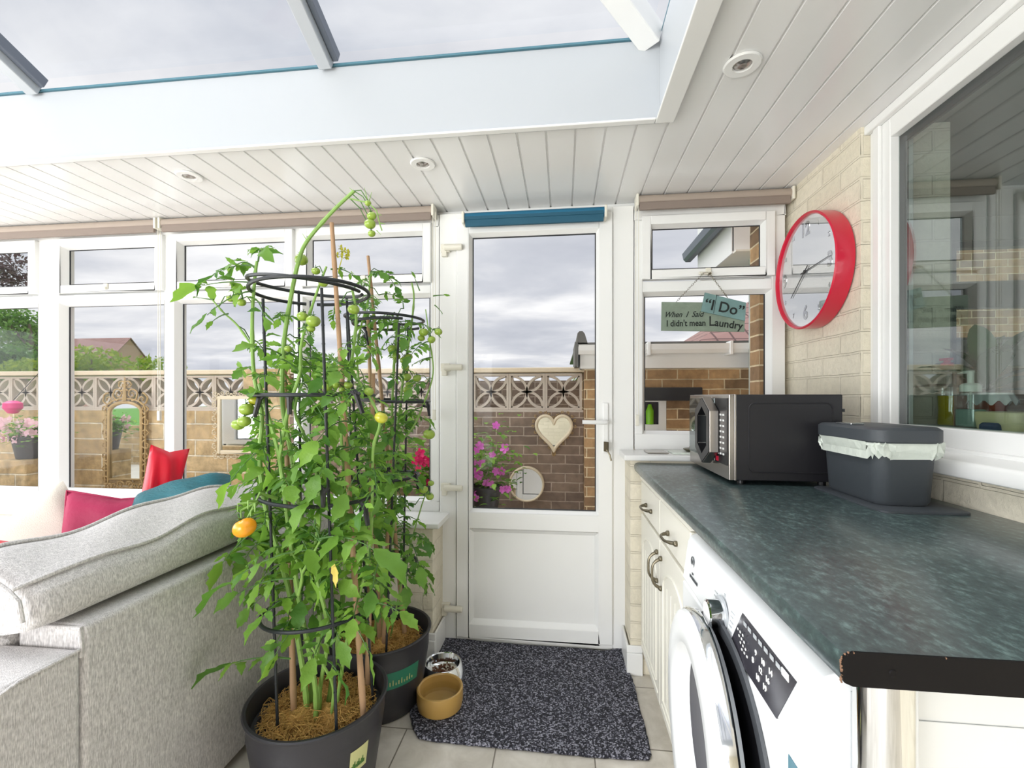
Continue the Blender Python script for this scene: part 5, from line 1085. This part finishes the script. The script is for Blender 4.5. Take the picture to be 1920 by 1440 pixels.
# pantiled roof behind the outbuilding
Y_ = 8.0; e0, e1, e2, e3 = at(1290, 662, Y_), at(1560, 662, Y_), at(1560, 545, Y_ + 2.5), at(1420, 560, Y_ + 2.5)
t = thing('house', 'neighbouring house with a pinkish pantiled hipped roof above the outbuilding', 'house', (e0.x, Y_, GZ))
mb = MB(); slab(mb, [e0, e1, e2, e3], .08); mb.uv = lambda c: (c.x, (c.y - 8) * 1.05); mb.build('roof', 'rooft', t)
mb = MB(); slab(mb, [e3, Vector((e3.x - .1, e3.y + 2.5, e0.z)), Vector((e0.x, e0.y + 5, e0.z)), e0], .05); mb.uv = lambda c: (c.y, c.x); mb.build('roof_hip', 'rooft', t)
mb = MB(); mb.box((e0.x + .3, Y_ + .3, GZ), (e1.x, Y_ + 5, e0.z)); mb.build('wall', 'orange', t)
# low wall, fence posts and gate seen in the arched mirror
lw = MB(); lw.box((-12, -2.0, GZ), (-6.2, -1.85, .55)); o = lw.build('low_wall', 'stone'); tag(o, 'low buff stone wall on the far side of the patio', 'wall')

# ================================================================== TOMATO PLANTS
def leaflet(mb, base, d, nrm, l, w, droop, rd, teeth=3):
    """toothed leaflet: base point, direction, surface normal"""
    s = d.cross(nrm).normalized(); n = 7; vs = []
    prof = [.10, .62, .80, 1.0, .78, .72, .38, .0]
    for i in range(n + 1):
        t_ = i / n; p = base + d * (l * t_) + nrm * (-droop * l * t_ * t_ + .05 * l * math.sin(t_ * 7 + rd)); ww = w * prof[i] * .5 * (1.0 if i % 2 else .86)
        adv = d * (l * .05 * (1 if i % 2 else 0))
        vs += [p - s * ww + nrm * ww * .28 + adv, p, p + s * ww + nrm * ww * .28 + adv]
    fs = []
    for i in range(n): a = i * 3; fs += [(a, a + 1, a + 4, a + 3), (a + 1, a + 2, a + 5, a + 4)]
    mb.add(vs, fs)
def compound(mb, sm, base, d, l, rd, pairs=3, size=1.0, droop=.5, simple=False):
    base = Vector(base); d = Vector(d).normalized(); up_ = Vector((0, 0, 1)); s = d.cross(up_)
    s = s.normalized() if s.length > .1 else Vector((rd.uniform(-1, 1), rd.uniform(-1, 1), 0)).normalized(); nrm0 = s.cross(d).normalized()
    roll = rd.uniform(-.5, .5); R2 = Matrix.Rotation(roll, 3, d); nrm0 = R2 @ nrm0
    pts = []
    for i in range(6): t_ = i / 5; pts.append(base + d * (l * t_) - up_ * (droop * l * t_ * t_))
    sm.tube(pts, [.0028 * size, .0025 * size, .002 * size, .0018 * size, .0014 * size, .001 * size], 5)
    ll = l * .52
    for k_ in range(pairs):
        t_ = .34 + .5 * k_ / max(1, pairs - 1) if pairs > 1 else .5
        p = base + d * (l * t_) - up_ * (droop * l * t_ * t_); tang = (d - up_ * (2 * droop * t_)).normalized(); nrm = (nrm0 - tang * nrm0.dot(tang)).normalized(); sd = tang.cross(nrm).normalized()
        for q in (-1, 1):
            dd = (sd * q * 1.0 + tang * rd.uniform(.25, .6) - nrm * rd.uniform(0, .25)).normalized(); n2 = (nrm - dd * nrm.dot(dd)).normalized(); lk = ll * rd.uniform(.62, .95) * (1 - .12 * k_)
            leaflet(mb, p + dd * .004, dd, n2, lk, lk * .52, rd.uniform(.1, .5), rd.uniform(0, 6))
            if rd.random() < .35: pp = p + tang * l * .07; leaflet(mb, pp, dd, n2, lk * .35, lk * .24, .2, 1)
    tang = (d - up_ * (2 * droop * .95)).normalized(); nrm = (nrm0 - tang * nrm0.dot(tang)).normalized(); leaflet(mb, pts[-1] - tang * .004, tang, nrm, ll * 1.15, ll * .75, rd.uniform(.1, .4), rd.uniform(0, 6))
TOM = {}
def tomato_mesh(m):
    mb = MB()
    def f(u, v):
        th = v * PI; ph = u * 2 * PI; r = 1 + .035 * math.cos(5 * ph) * math.sin(th) ** .5 ; dz = -.12 * math.exp(-((th) / .4) ** 2)
        return (r * math.sin(th) * math.cos(ph), r * math.sin(th) * math.sin(ph), .86 * math.cos(th) + dz)
    mb.grid(f, 20, 12, cu=True); o = mb.build('tomato', m, smooth=True); me = o.data; bpy.data.objects.remove(o); return me
def calyx_mesh():
    mb = MB()
    for i in range(5):
        a = i * 2 * PI / 5; d = Vector((math.cos(a), math.sin(a), 0)); s = Vector((-d.y, d.x, 0)); vs = []
        for j in range(5): t_ = j / 4; p = d * (.85 * t_) + Vector((0, 0, .80 + .22 * t_ * t_ + .05 * math.sin(3 * t_))); w = .13 * (1 - t_) + .01; vs += [p - s * w, p + s * w]
        mb.add(vs, [(2 * j, 2 * j + 1, 2 * j + 3, 2 * j + 2) for j in range(4)])
    mb.tube([(0, 0, .72), (.05, 0, 1.1), (.02, .05, 1.4)], .07, 6); o = mb.build('calyx', 'stemd', fix=False); me = o.data; bpy.data.objects.remove(o); return me
for k_ in ('tomg', 'tomy', 'tomo'): TOM[k_] = tomato_mesh(k_)
CALYX = calyx_mesh()
def add_tomato(par, p, r, m='tomg', rd=random):
    o = bpy.data.objects.new('tomato', TOM[m]); COL.objects.link(o); o.parent = par; o.location = Vector(p) - ROOT[par.name]; o.scale = (r, r, r); o.rotation_euler = (rd.uniform(-.35, .35), rd.uniform(-.35, .35), rd.uniform(0, 6)); ROOT[o.name] = Vector()
    if m == 'tomo': plab(o, 'ripening orange tomato')
    if m == 'tomy': plab(o, 'yellowing tomato')
    c = bpy.data.objects.new('calyx', CALYX); COL.objects.link(c); c.parent = o; return o
def sm_path(pts, n=6):
    """Catmull-Rom"""
    P = [pts[0]] + list(pts) + [pts[-1]]; out = []
    for i in range(1, len(P) - 2):
        for k_ in range(n):
            t_ = k_ / n; a, b, c, d = P[i - 1], P[i], P[i + 1], P[i + 2]; out.append(.5 * ((2 * b) + (c - a) * t_ + (2 * a - 5 * b + 4 * c - d) * t_ ** 2 + (3 * b - a - 3 * c + d) * t_ ** 3))
    out.append(Vector(pts[-1])); return out
def pot_plant(label, pc, RR, RB, H, seedv, ycen, stems, leafspecs, toms, rings, rods, canes, extra=None, labelspec=None):
    rd = random.Random(seedv); pc = Vector(pc); t = thing('potted_tomato_plant', label, 'potted plant', tuple(pc))
    mb = MB(); mb.lathe([(0, .0), (RB - .006, 0), (RB, .006), (RB + (RR - RB) * .78, H - .07), (RR - .010, H - .065), (RR - .006, H - .012), (RR, H - .010), (RR + .002, H - .003), (RR - .002, H), (RR - .010, H - .001), (RR - .013, H - .008), (RR - .02, H - .06), (0, H - .075)], tuple(pc), 72); pot = mb.build('pot', 'potm', t, smooth=True)
    mb = MB(); mb.grid(lambda u, v: (pc.x + (RR - .021) * v * math.cos(2 * PI * u), pc.y + (RR - .021) * v * math.sin(2 * PI * u), pc.z + H - .062 + .006 * math.sin(9 * u * 6.28 + v * 9) * v * (1 - v) * 4), 40, 10, cu=True); so = mb.build('soil', 'soil', t, smooth=True)
    mb = MB()
    for i in range(2600):      # tangled coconut fibre mulch
        a = rd.uniform(0, 6.28); q = (RR - .045) * rd.random() ** .5; hump = .028 * (math.sin(a * 3 + seedv) * .5 + .5) * (1 - q / RR) + .012
        p = pc + Vector((q * math.cos(a), q * math.sin(a), H - .062 + rd.random() * hump)); b = rd.uniform(0, 6.28); l_ = rd.uniform(.02, .06); e_ = Vector((math.cos(b), math.sin(b), rd.uniform(-.2, .35))) * l_; mid = p + e_ * .5 + Vector((rd.uniform(-.01, .01), rd.uniform(-.01, .01), rd.uniform(.002, .014)))
        endp = p + e_; v2 = Vector((endp.x - pc.x, endp.y - pc.y, 0))
        if v2.length > RR - .025: continue
        mb.tube([p, mid, endp], .001, 3, caps=False)
    cf = mb.build('coir_mulch', 'coir', t, fix=False); cf['kind'] = 'stuff'
    mb = MB()   # fibre mat mass below the loose fibres
    mb.grid(lambda u, v: (pc.x + (RR - .06) * (1 + .16 * math.sin(2 * PI * u * 3 + seedv) + .07 * math.sin(2 * PI * u * 7)) * .72 * v * math.cos(2 * PI * u), pc.y + (RR - .06) * (1 + .16 * math.sin(2 * PI * u * 3 + seedv) + .07 * math.sin(2 * PI * u * 7)) * .72 * v * math.sin(2 * PI * u), pc.z + H - .058 + (1 - v ** 4) * (.018 + .014 * math.sin(u * 6.28 * 3 + seedv)) + .004 * math.sin(u * 90) * math.sin(v * 20)), 60, 12, cu=True); mb.build('coir_disc', 'coir', t, smooth=True)
    if labelspec:
        a0, a1, z0, z1, mm = labelspec; mb = MB(); rr = lambda z: RB + (RR - RB) * .78 * min(1, z / (H - .07)) + .0012
        mb.grid(lambda u, v: (pc.x + rr(z0 + (z1 - z0) * v) * math.cos(a0 + (a1 - a0) * u), pc.y + rr(z0 + (z1 - z0) * v) * math.sin(a0 + (a1 - a0) * u), pc.z + z0 + (z1 - z0) * v), 14, 2); lb = mb.build('label', mm, t, smooth=True); plab(lb, 'green printed label' if mm == 'labelg' else 'pale printed label')
        mb = MB()
        for i in range(10):
            a = a0 + (a1 - a0) * (.12 + .075 * i); z = z0 + (z1 - z0) * .22; h_ = .008 + .006 * ((i * 7) % 3); r_ = rr(z) + .001
            mb.tube([(pc.x + r_ * math.cos(a), pc.y + r_ * math.sin(a), pc.z + z), (pc.x + (r_ + .001) * math.cos(a), pc.y + (r_ + .001) * math.sin(a), pc.z + z + h_)], .0022, 4)
        mb.build('label_print', 'labelt' if mm == 'labelg' else 'stemd', lb)
    W_ = lambda x, y, o=0.: pY(x, y, ycen + o)
    def root_(p0, p1):   # run a cane or rod down into the compost, inside the rim
        zt = pc.z + H - .065; d_ = (p1 - p0); q = p0 + d_ * ((zt - p0.z) / d_.z); v = Vector((q.x - pc.x, q.y - pc.y, 0)); m_ = RR - .035
        if v.length > m_: v = v.normalized() * m_
        return Vector((pc.x + v.x, pc.y + v.y, zt))
    # cage
    cg = []
    for (x, y, r_, tilt, lab, a0, a1) in rings:
        c = W_(x, y); mb = MB(); n = 48; full = a1 - a0 >= 6.2; pts = [(c.x + r_ * math.cos(a), c.y + r_ * math.sin(a), c.z + tilt * r_ * math.cos(a + .4)) for a in [a0 + (a1 - a0) * i / n for i in range(n if full else n + 1)]]
        mb.tube(pts, .0055, 8, closed=full); mb.build('cage_ring', 'cage', t, smooth=True)
    for (a, b) in rods:
        mb = MB(); p0 = W_(*a); p1 = W_(*b); p0 = root_(p0, p1); mb.tube([p0, p1], .0042, 8)
        k_ = int((p1 - p0).length / .05)
        for i in range(1, k_): q = p0.lerp(p1, i / k_); mb.tube([q - (p1 - p0).normalized() * .002, q + (p1 - p0).normalized() * .002], .0049, 8)
        mb.build('cage_rod', 'cage', t, smooth=True)
    for (a, b) in canes:
        mb = MB(); p0 = W_(*a); p1 = W_(*b); p0 = root_(p0, p1); n = 24; mb.tube([p0.lerp(p1, i / n) for i in range(n + 1)], [.0092 - .0028 * i / n + (.0012 if i % 5 == 2 else 0) for i in range(n + 1)], 10); plab(mb.build('cane', 'cane', t, smooth=True), 'bamboo cane')
    # stems
    allp = []
    for (pl_, r0, r1) in stems:
        Q = [W_(*p) for p in pl_]
        if Q[0].z < pc.z + H + .12: Q = [Vector((pc.x + (Q[0].x - pc.x) * .8, pc.y + (Q[0].y - pc.y) * .8, pc.z + H - .06))] + Q[(1 if Q[0].z < pc.z + H - .03 else 0):]
        P = sm_path(Q); n = len(P); mb = MB(); mb.tube(P, [r0 + (r1 - r0) * i / (n - 1) + (.0012 if i % 9 == 4 else 0) for i in range(n)], 8); mb.build('stem', 'stem', t, smooth=True); allp.append(P)
    lf, sm = MB(), MB()
    for (x, y, o, dx, dy, dz, l_, pairs, dr) in leafspecs.get('fixed', []): compound(lf, sm, W_(x, y, o), (dx, dz, dy), l_, rd, pairs, 1, dr)
    for (x0, x1, y0, y1, n_, l0, l1) in leafspecs['areas']:
        for i in range(n_):
            x, y = rd.uniform(x0, x1), rd.uniform(y0, y1); tgt = W_(x, y, rd.uniform(-.13, .13))
            best = min((min(P, key=lambda q: (q - tgt).length) for P in allp), key=lambda q: (q - tgt).length); d = tgt - best
            if d.length < .04: d = Vector((rd.uniform(-1, 1), rd.uniform(-1, 1), rd.uniform(-.1, .6))).normalized() * .05
            l_ = rd.uniform(l0, l1); dd = (d.normalized() + Vector((rd.uniform(-.35, .35), rd.uniform(-.35, .35), rd.uniform(-.1, .5)))).normalized(); base = best
            if d.length > l_ * .7: base = tgt - dd * l_ * .6; sm.tube([best, best.lerp(base, .5) + Vector((0, 0, .012)), base], .0018, 5)
            compound(lf, sm, base, dd, l_, rd, rd.choice((2, 3, 4)), 1, rd.uniform(.2, .8))
    lo = lf.build('foliage', 'leaf' if seedv % 2 else 'leaf2', t, smooth=True, fix=False); sm.build('leaf_stalks', 'stemd', t, smooth=True, fix=False)
    tr_ = MB()
    for (x, y, rpx, m_, o) in toms:
        p = W_(x, y, o); r_ = rpx * (p - Vector((0, 0, CAMH))).dot(Vector((-math.sin(YAW), math.cos(YAW), 0))) / F_PX; add_tomato(t, p, r_, m_, rd)
        q = min((min(P, key=lambda q: (q - p).length) for P in allp), key=lambda q: (q - p).length)
        if (q - p).length < .14: tr_.tube([p + Vector((0, 0, r_ * .8)), (p + q) * .5 + Vector((0, 0, .02)), q], .0016, 5)
    tr_.build('truss_stalks', 'stemd', t, smooth=True)
    if extra: extra(t, W_, rd)
    return t
Y1 = 1.30
stems1 = [
    ([(585, 1285, 0), (600, 1150, .02), (570, 1000, .03), (548, 860, .02), (530, 760, 0), (532, 650, 0), (545, 560, -.02), (560, 490, -.03), (576, 452, -.03), (620, 400, -.04), (664, 358, -.05)], .0085, .005),
    ([(570, 1270, -.03), (540, 1100, -.04), (500, 960, -.06), (487, 860, -.06), (491, 780, -.05), (476, 700, -.05), (473, 600, -.05), (478, 520, -.05), (482, 490, -.05)], .0085, .004),
    ([(590, 1280, -.05), (560, 1120, -.08), (540, 980, -.09), (524, 860, -.08), (500, 770, -.08), (486, 720, -.07)], .0075, .005),
    ([(524, 860, -.08), (540, 770, -.08), (562, 700, -.08), (566, 640, -.07), (590, 560, -.05), (612, 500, -.03)], .006, .003),
    ([(477, 655, -.05), (445, 610, -.05), (418, 585, -.06), (398, 562, -.06)], .0035, .002),
    ([(620, 1290, .02), (640, 1150, .03), (650, 1000, .04), (648, 900, .04), (640, 800, .04), (656, 700, .04), (668, 600, .03), (660, 540, .03)], .008, .004),
    ([(600, 1290, -.02), (615, 1180, -.05), (590, 1060, -.06), (600, 960, -.03), (592, 880, 0), (572, 820, .02), (553, 770, .02), (566, 720, .03)], .007, .004),
    ([(636, 1290, 0), (655, 1180, -.02), (690, 1050, -.02), (698, 930, -.02), (700, 840, -.02), (712, 790, -.03), (690, 740, -.02), (660, 700, -.02)], .006, .0035),
    ([(560, 1115, -.10), (566, 1075, -.12), (550, 1040, -.13)], .0045, .003), ([(566, 1075, -.12), (586, 1040, -.13), (600, 1015, -.13)], .004, .003),
    ([(625, 1290, -.04), (602, 1240, -.08), (575, 1200, -.1)], .005, .003), ([(640, 900, .0), (650, 840, -.01), (646, 780, -.02), (660, 740, -.02)], .005, .003)]
fixed1 = [(482, 500, -.05, -1, .25, -.2, .13, 3, .45), (484, 490, -.05, .3, .5, -.3, .11, 3, .6), (480, 505, -.05, -.5, .7, -.2, .10, 3, .8), (476, 530, -.05, -1, .1, -.25, .15, 2, .2), (476, 545, -.06, -.8, -.15, -.4, .12, 2, .5), (476, 560, -.05, .5, -.1, -.4, .10, 2, .5),
    (400, 562, -.06, -1, .15, 0, .045, 0, .0), (428, 588, -.06, -1, -.1, -.1, .05, 0, .4), (440, 575, -.05, -.1, 1, 0, .06, 1, .1), (455, 560, -.05, .2, .5, -.4, .08, 1, .5),
    (545, 1235, -.08, -1, .25, -.25, .17, 2, .25), (600, 1010, -.13, 1, .35, -.3, .20, 3, .35), (586, 1030, -.13, -.75, .05, -.3, .2, 3, .4), (550, 1085, -.12, -1, .1, -.2, .15, 3, .35), (600, 1240, -.1, .5, .4, -.3, .12, 2, .6), (640, 1160, -.06, .6, .3, -.3, .13, 2, .9), (575, 1180, -.1, -.2, .4, -.4, .12, 2, .9), (690, 1130, -.03, .7, .2, -.2, .12, 3, .35), (620, 505, -.03, .4, .2, .3, .07, 2, .5)]
areas1 = [(480, 700, 625, 700, 22, .06, .11), (480, 690, 690, 790, 32, .07, .12), (475, 705, 780, 900, 50, .08, .13), (455, 705, 890, 1010, 62, .08, .14), (500, 705, 1000, 1110, 46, .09, .14), (520, 690, 1110, 1180, 14, .08, .12), (500, 690, 540, 620, 5, .05, .07)]
toms1 = [(690, 381, 6, 'tomg', -.05), (697, 405, 9, 'tomg', -.05), (694, 420, 10.5, 'tomg', -.05), (697, 438, 7, 'tomg', -.05), (565, 487, 12, 'tomg', .03), (592, 508, 8, 'tomg', -.04), (606, 530, 9, 'tomg', -.05), (567, 593, 10, 'tomg', -.08), (587, 602, 13, 'tomg', -.1), (583, 616, 8, 'tomg', -.09), (663, 580, 11, 'tomg', 0),
    (432, 560, 7, 'tomg', -.05), (453, 567, 8, 'tomg', -.05), (477, 751, 11, 'tomy', -.10), (462, 767, 13.5, 'tomg', -.12), (458, 790, 12, 'tomg', -.13), (447, 796, 12, 'tomg', -.11), (459, 989, 20.5, 'tomo', -.22), (715, 783, 12.5, 'tomy', -.12), (613, 726, 9, 'tomg', -.06), (630, 722, 7, 'tomg', -.05), (653, 722, 8, 'tomg', -.05), (641, 731, 6, 'tomg', -.06), (692, 734, 9, 'tomg', -.05), (540, 654, 7, 'tomg', -.05)]
rings1 = [(601, 1137, .163, 0.07, '', 0, 2 * PI), (600, 922, .168, -.06, '', 0, 2 * PI), (590, 741, .175, .0, '', 0, 2 * PI), (576, 538, .160, -.10, '', .5, 2 * PI + .1), (584, 548, .168, .04, '', 2.2, 2 * PI + 2.0)]
rods1 = [((518, 1290, -.10), (493, 560, -.08)), ((636, 1330, -.14), (603, 540, -.14)), ((694, 1230, .06), (650, 560, .08)), ((560, 1240, .14), (560, 545, .14))]
canes1 = [((706, 1280, -.05), (622, 418, -.02)), ((549, 1260, -.02), (532, 640, .10)), ((690, 1250, .12), (700, 700, .14))]
def extra1(t, W_, rd):
    mb = MB()    # black ties on the cage
    for x, y, o, dx in ((487, 752, -.13, -10), (543, 747, -.16, 0), (668, 745, -.16, 12), (606, 921, -.17, 0), (684, 955, -.15, 6)):
        for k_ in range(4): p = W_(x + rd.uniform(-4, 4), y + rd.uniform(-6, 6), o); mb.tube([p, p + Vector((rd.uniform(-.015, .015), 0, rd.uniform(.006, .014)))], .005, 6)
        mb.tube([W_(x, y - 6, o), W_(x + dx * .5, y + 12, o), W_(x + dx, y + 30, o)], [.008, .007, .006], 6); mb.build('tie', 'black', t, smooth=True); mb = MB()
    mb = MB(); p = W_(626, 1050, -.14); leaflet(mb, p, Vector((.05, 0, -1)), Vector((0, -1, 0)), .075, .022, .1, 1); plab(mb.build('dry_leaf', 'yellowleaf', t, fix=False), 'dry yellow hanging leaf')
    mb = MB(); mb.tube([W_(655, 372, -.05), W_(672, 376, -.05), W_(690, 380, -.05), W_(706, 395, -.05), W_(712, 420, -.05), W_(716, 432, -.05)], .002, 6)
    for a, b in (((690, 378), (683, 352)), ((692, 378), (697, 360)), ((706, 400), (716, 404)), ((712, 418), (722, 420)), ((706, 432), (714, 440)), ((664, 360), (655, 352)), ((576, 452), (567, 438))): mb.tube([W_(*a, -.05), W_(*b, -.05)], [.0016, .0006], 5)
    mb.build('top_truss', 'stem', t, smooth=True)
    mb = MB()
    for x, y in ((470, 975), (452, 972), (446, 960), (465, 955), (478, 960)): mb.tube([W_(486, 940, -.13), W_(x, y - 15, -.16), W_(x, y, -.17)], [.004, .003, .0015], 6)
    mb.tube([W_(520, 935, -.08), W_(487, 925, -.12), W_(475, 950, -.15), W_(463, 972, -.16)], [.006, .005, .003, .002], 6); mb.build('ripe_truss', 'stem', t, smooth=True)
    mb = MB()
    for i in range(9):
        p = W_(644 + rd.uniform(-12, 10), 468 + rd.uniform(-6, 14), -.02)
        for k_ in range(5): a = k_ * 1.256; blade(mb, p, (math.cos(a), -.3, math.sin(a)), .011, .006, .1, .2, 3)
    mb.tube([W_(634, 510, -.02), W_(641, 485, -.02), W_(644, 470, -.02)], .0015, 5); plab(mb.build('blossom', 'tomy', t, fix=False), 'small yellow blossom cluster')
def pot1():
    return pot_plant('taller tomato plant in the nearer dark grey pot beside the sofa', (-.742, Y1, .0015), .203, .163, .285, 21, Y1, stems1, {'fixed': fixed1, 'areas': areas1}, toms1, rings1, rods1, canes1, extra1, (-.62, -.30, .13, .20, 'labelt'))
pot1()
Y2 = 1.705
stems2 = [
    ([(700, 1205, 0), (712, 1080, 0), (716, 960, 0), (732, 860, 0), (748, 780, 0), (757, 700, -.02), (770, 620, -.02), (776, 560, -.02), (772, 530, -.02)], .008, .003),
    ([(720, 1200, .03), (716, 1100, .04), (736, 1000, .03), (742, 900, .02), (735, 800, .02), (738, 700, .02), (742, 640, 0), (746, 590, 0)], .0075, .004),
    ([(735, 1180, 0), (760, 1060, -.02), (790, 950, -.03), (800, 925, -.03)], .004, .002),
    ([(690, 1200, -.03), (684, 1060, -.03), (690, 940, -.02), (696, 840, -.02), (676, 740, 0), (670, 650, 0), (690, 560, 0), (694, 510, 0)], .0075, .003),
    ([(748, 830, -.03), (775, 800, -.04), (795, 755, -.04), (812, 700, -.04), (806, 640, -.04), (798, 580, -.04)], .004, .002),
    ([(795, 780, -.04), (805, 790, -.05), (808, 800, -.05)], .002, .0015), ([(710, 1180, 0), (725, 1120, -.03), (738, 1150, -.08)], .004, .002)]
fixed2 = [(690, 520, 0, .5, .5, -.2, .09, 3, .6), (692, 530, 0, -.5, .5, .2, .08, 3, .6), (787, 545, -.03, -.4, 1, 0, .055, 0, 0), (812, 555, -.03, 1, .15, 0, .045, 0, .1), (790, 610, -.04, -.6, .3, -.2, .12, 2, .4), (748, 600, 0, -.8, .3, -.2, .13, 3, .5), (780, 745, -.04, -.6, .15, -.2, .06, 0, .2), (815, 572, -.03, .4, -.3, 0, .03, 0, .2)]
areas2 = [(655, 790, 555, 640, 16, .06, .10), (665, 800, 640, 760, 18, .06, .10), (670, 780, 760, 880, 28, .08, .12), (670, 785, 880, 990, 30, .08, .13), (690, 790, 1000, 1085, 20, .08, .13), (668, 730, 500, 570, 7, .06, .09)]
toms2 = [(736, 655, 9.5, 'tomg', -.04), (743, 668, 8, 'tomg', -.05), (766, 669, 7.5, 'tomg', -.04), (757, 675, 7.5, 'tomg', -.05), (760, 688, 7.5, 'tomg', -.05), (763, 707, 8.5, 'tomg', -.05), (782, 709, 8, 'tomg', -.04), (767, 722, 7.5, 'tomg', -.05), (764, 731, 8.5, 'tomg', -.06), (794, 623, 9, 'tomg', -.05), (790, 634, 7, 'tomg', -.04), (822, 622, 7.5, 'tomg', -.05), (809, 637, 7.5, 'tomg', -.06), (805, 814, 11, 'tomg', -.06), (794, 918, 8.5, 'tomg', -.06), (806, 931, 7.5, 'tomg', -.05), (808, 906, 6, 'tomg', -.05), (677, 917, 5, 'tomg', -.08), (752, 640, 5, 'tomg', -.02)]
rings2 = [(706, 1058, .155, .0, '', 0, 2 * PI), (720, 893, .135, .03, '', 0, 2 * PI), (742, 751, .130, -.04, '', 0, 2 * PI), (722, 598, .150, -.04, '', 0, 2 * PI), (732, 608, .14, .02, '', 1, 5.4)]
rods2 = [((725, 1200, -.13), (748, 605, -.12)), ((670, 1210, -.02), (650, 590, -.02)), ((755, 1160, .10), (765, 600, .10)), ((690, 1165, .14), (694, 600, .14))]
canes2 = [((720, 1205, -.05), (735, 780, -.03)), ((755, 1150, .05), (690, 480, .08)), ((712, 1205, -.02), (690, 600, 0))]
def extra2(t, W_, rd):
    mb = MB()
    for x, y, o in ((801, 758, -.08), (728, 880, -.13), (780, 895, -.08), (686, 625, -.1)):
        for k_ in range(4): p = W_(x + rd.uniform(-4, 4), y + rd.uniform(-5, 5), o); mb.tube([p, p + Vector((rd.uniform(-.015, .015), 0, rd.uniform(-.014, .014)))], .005, 6)
        mb.tube([W_(x, y - 4, o), W_(x + 4, y + 22, o)], [.006, .005], 6); mb.build('tie', 'black', t, smooth=True); mb = MB()
def pot2():
    return pot_plant('tomato plant in the dark grey pot with a green label behind the first one', (-.715, Y2, .0015), .196, .158, .28, 24, Y2, stems2, {'fixed': fixed2, 'areas': areas2}, toms2, rings2, rods2, canes2, extra2, (-1.15, -.35, .135, .20, 'labelg'))
pot2()
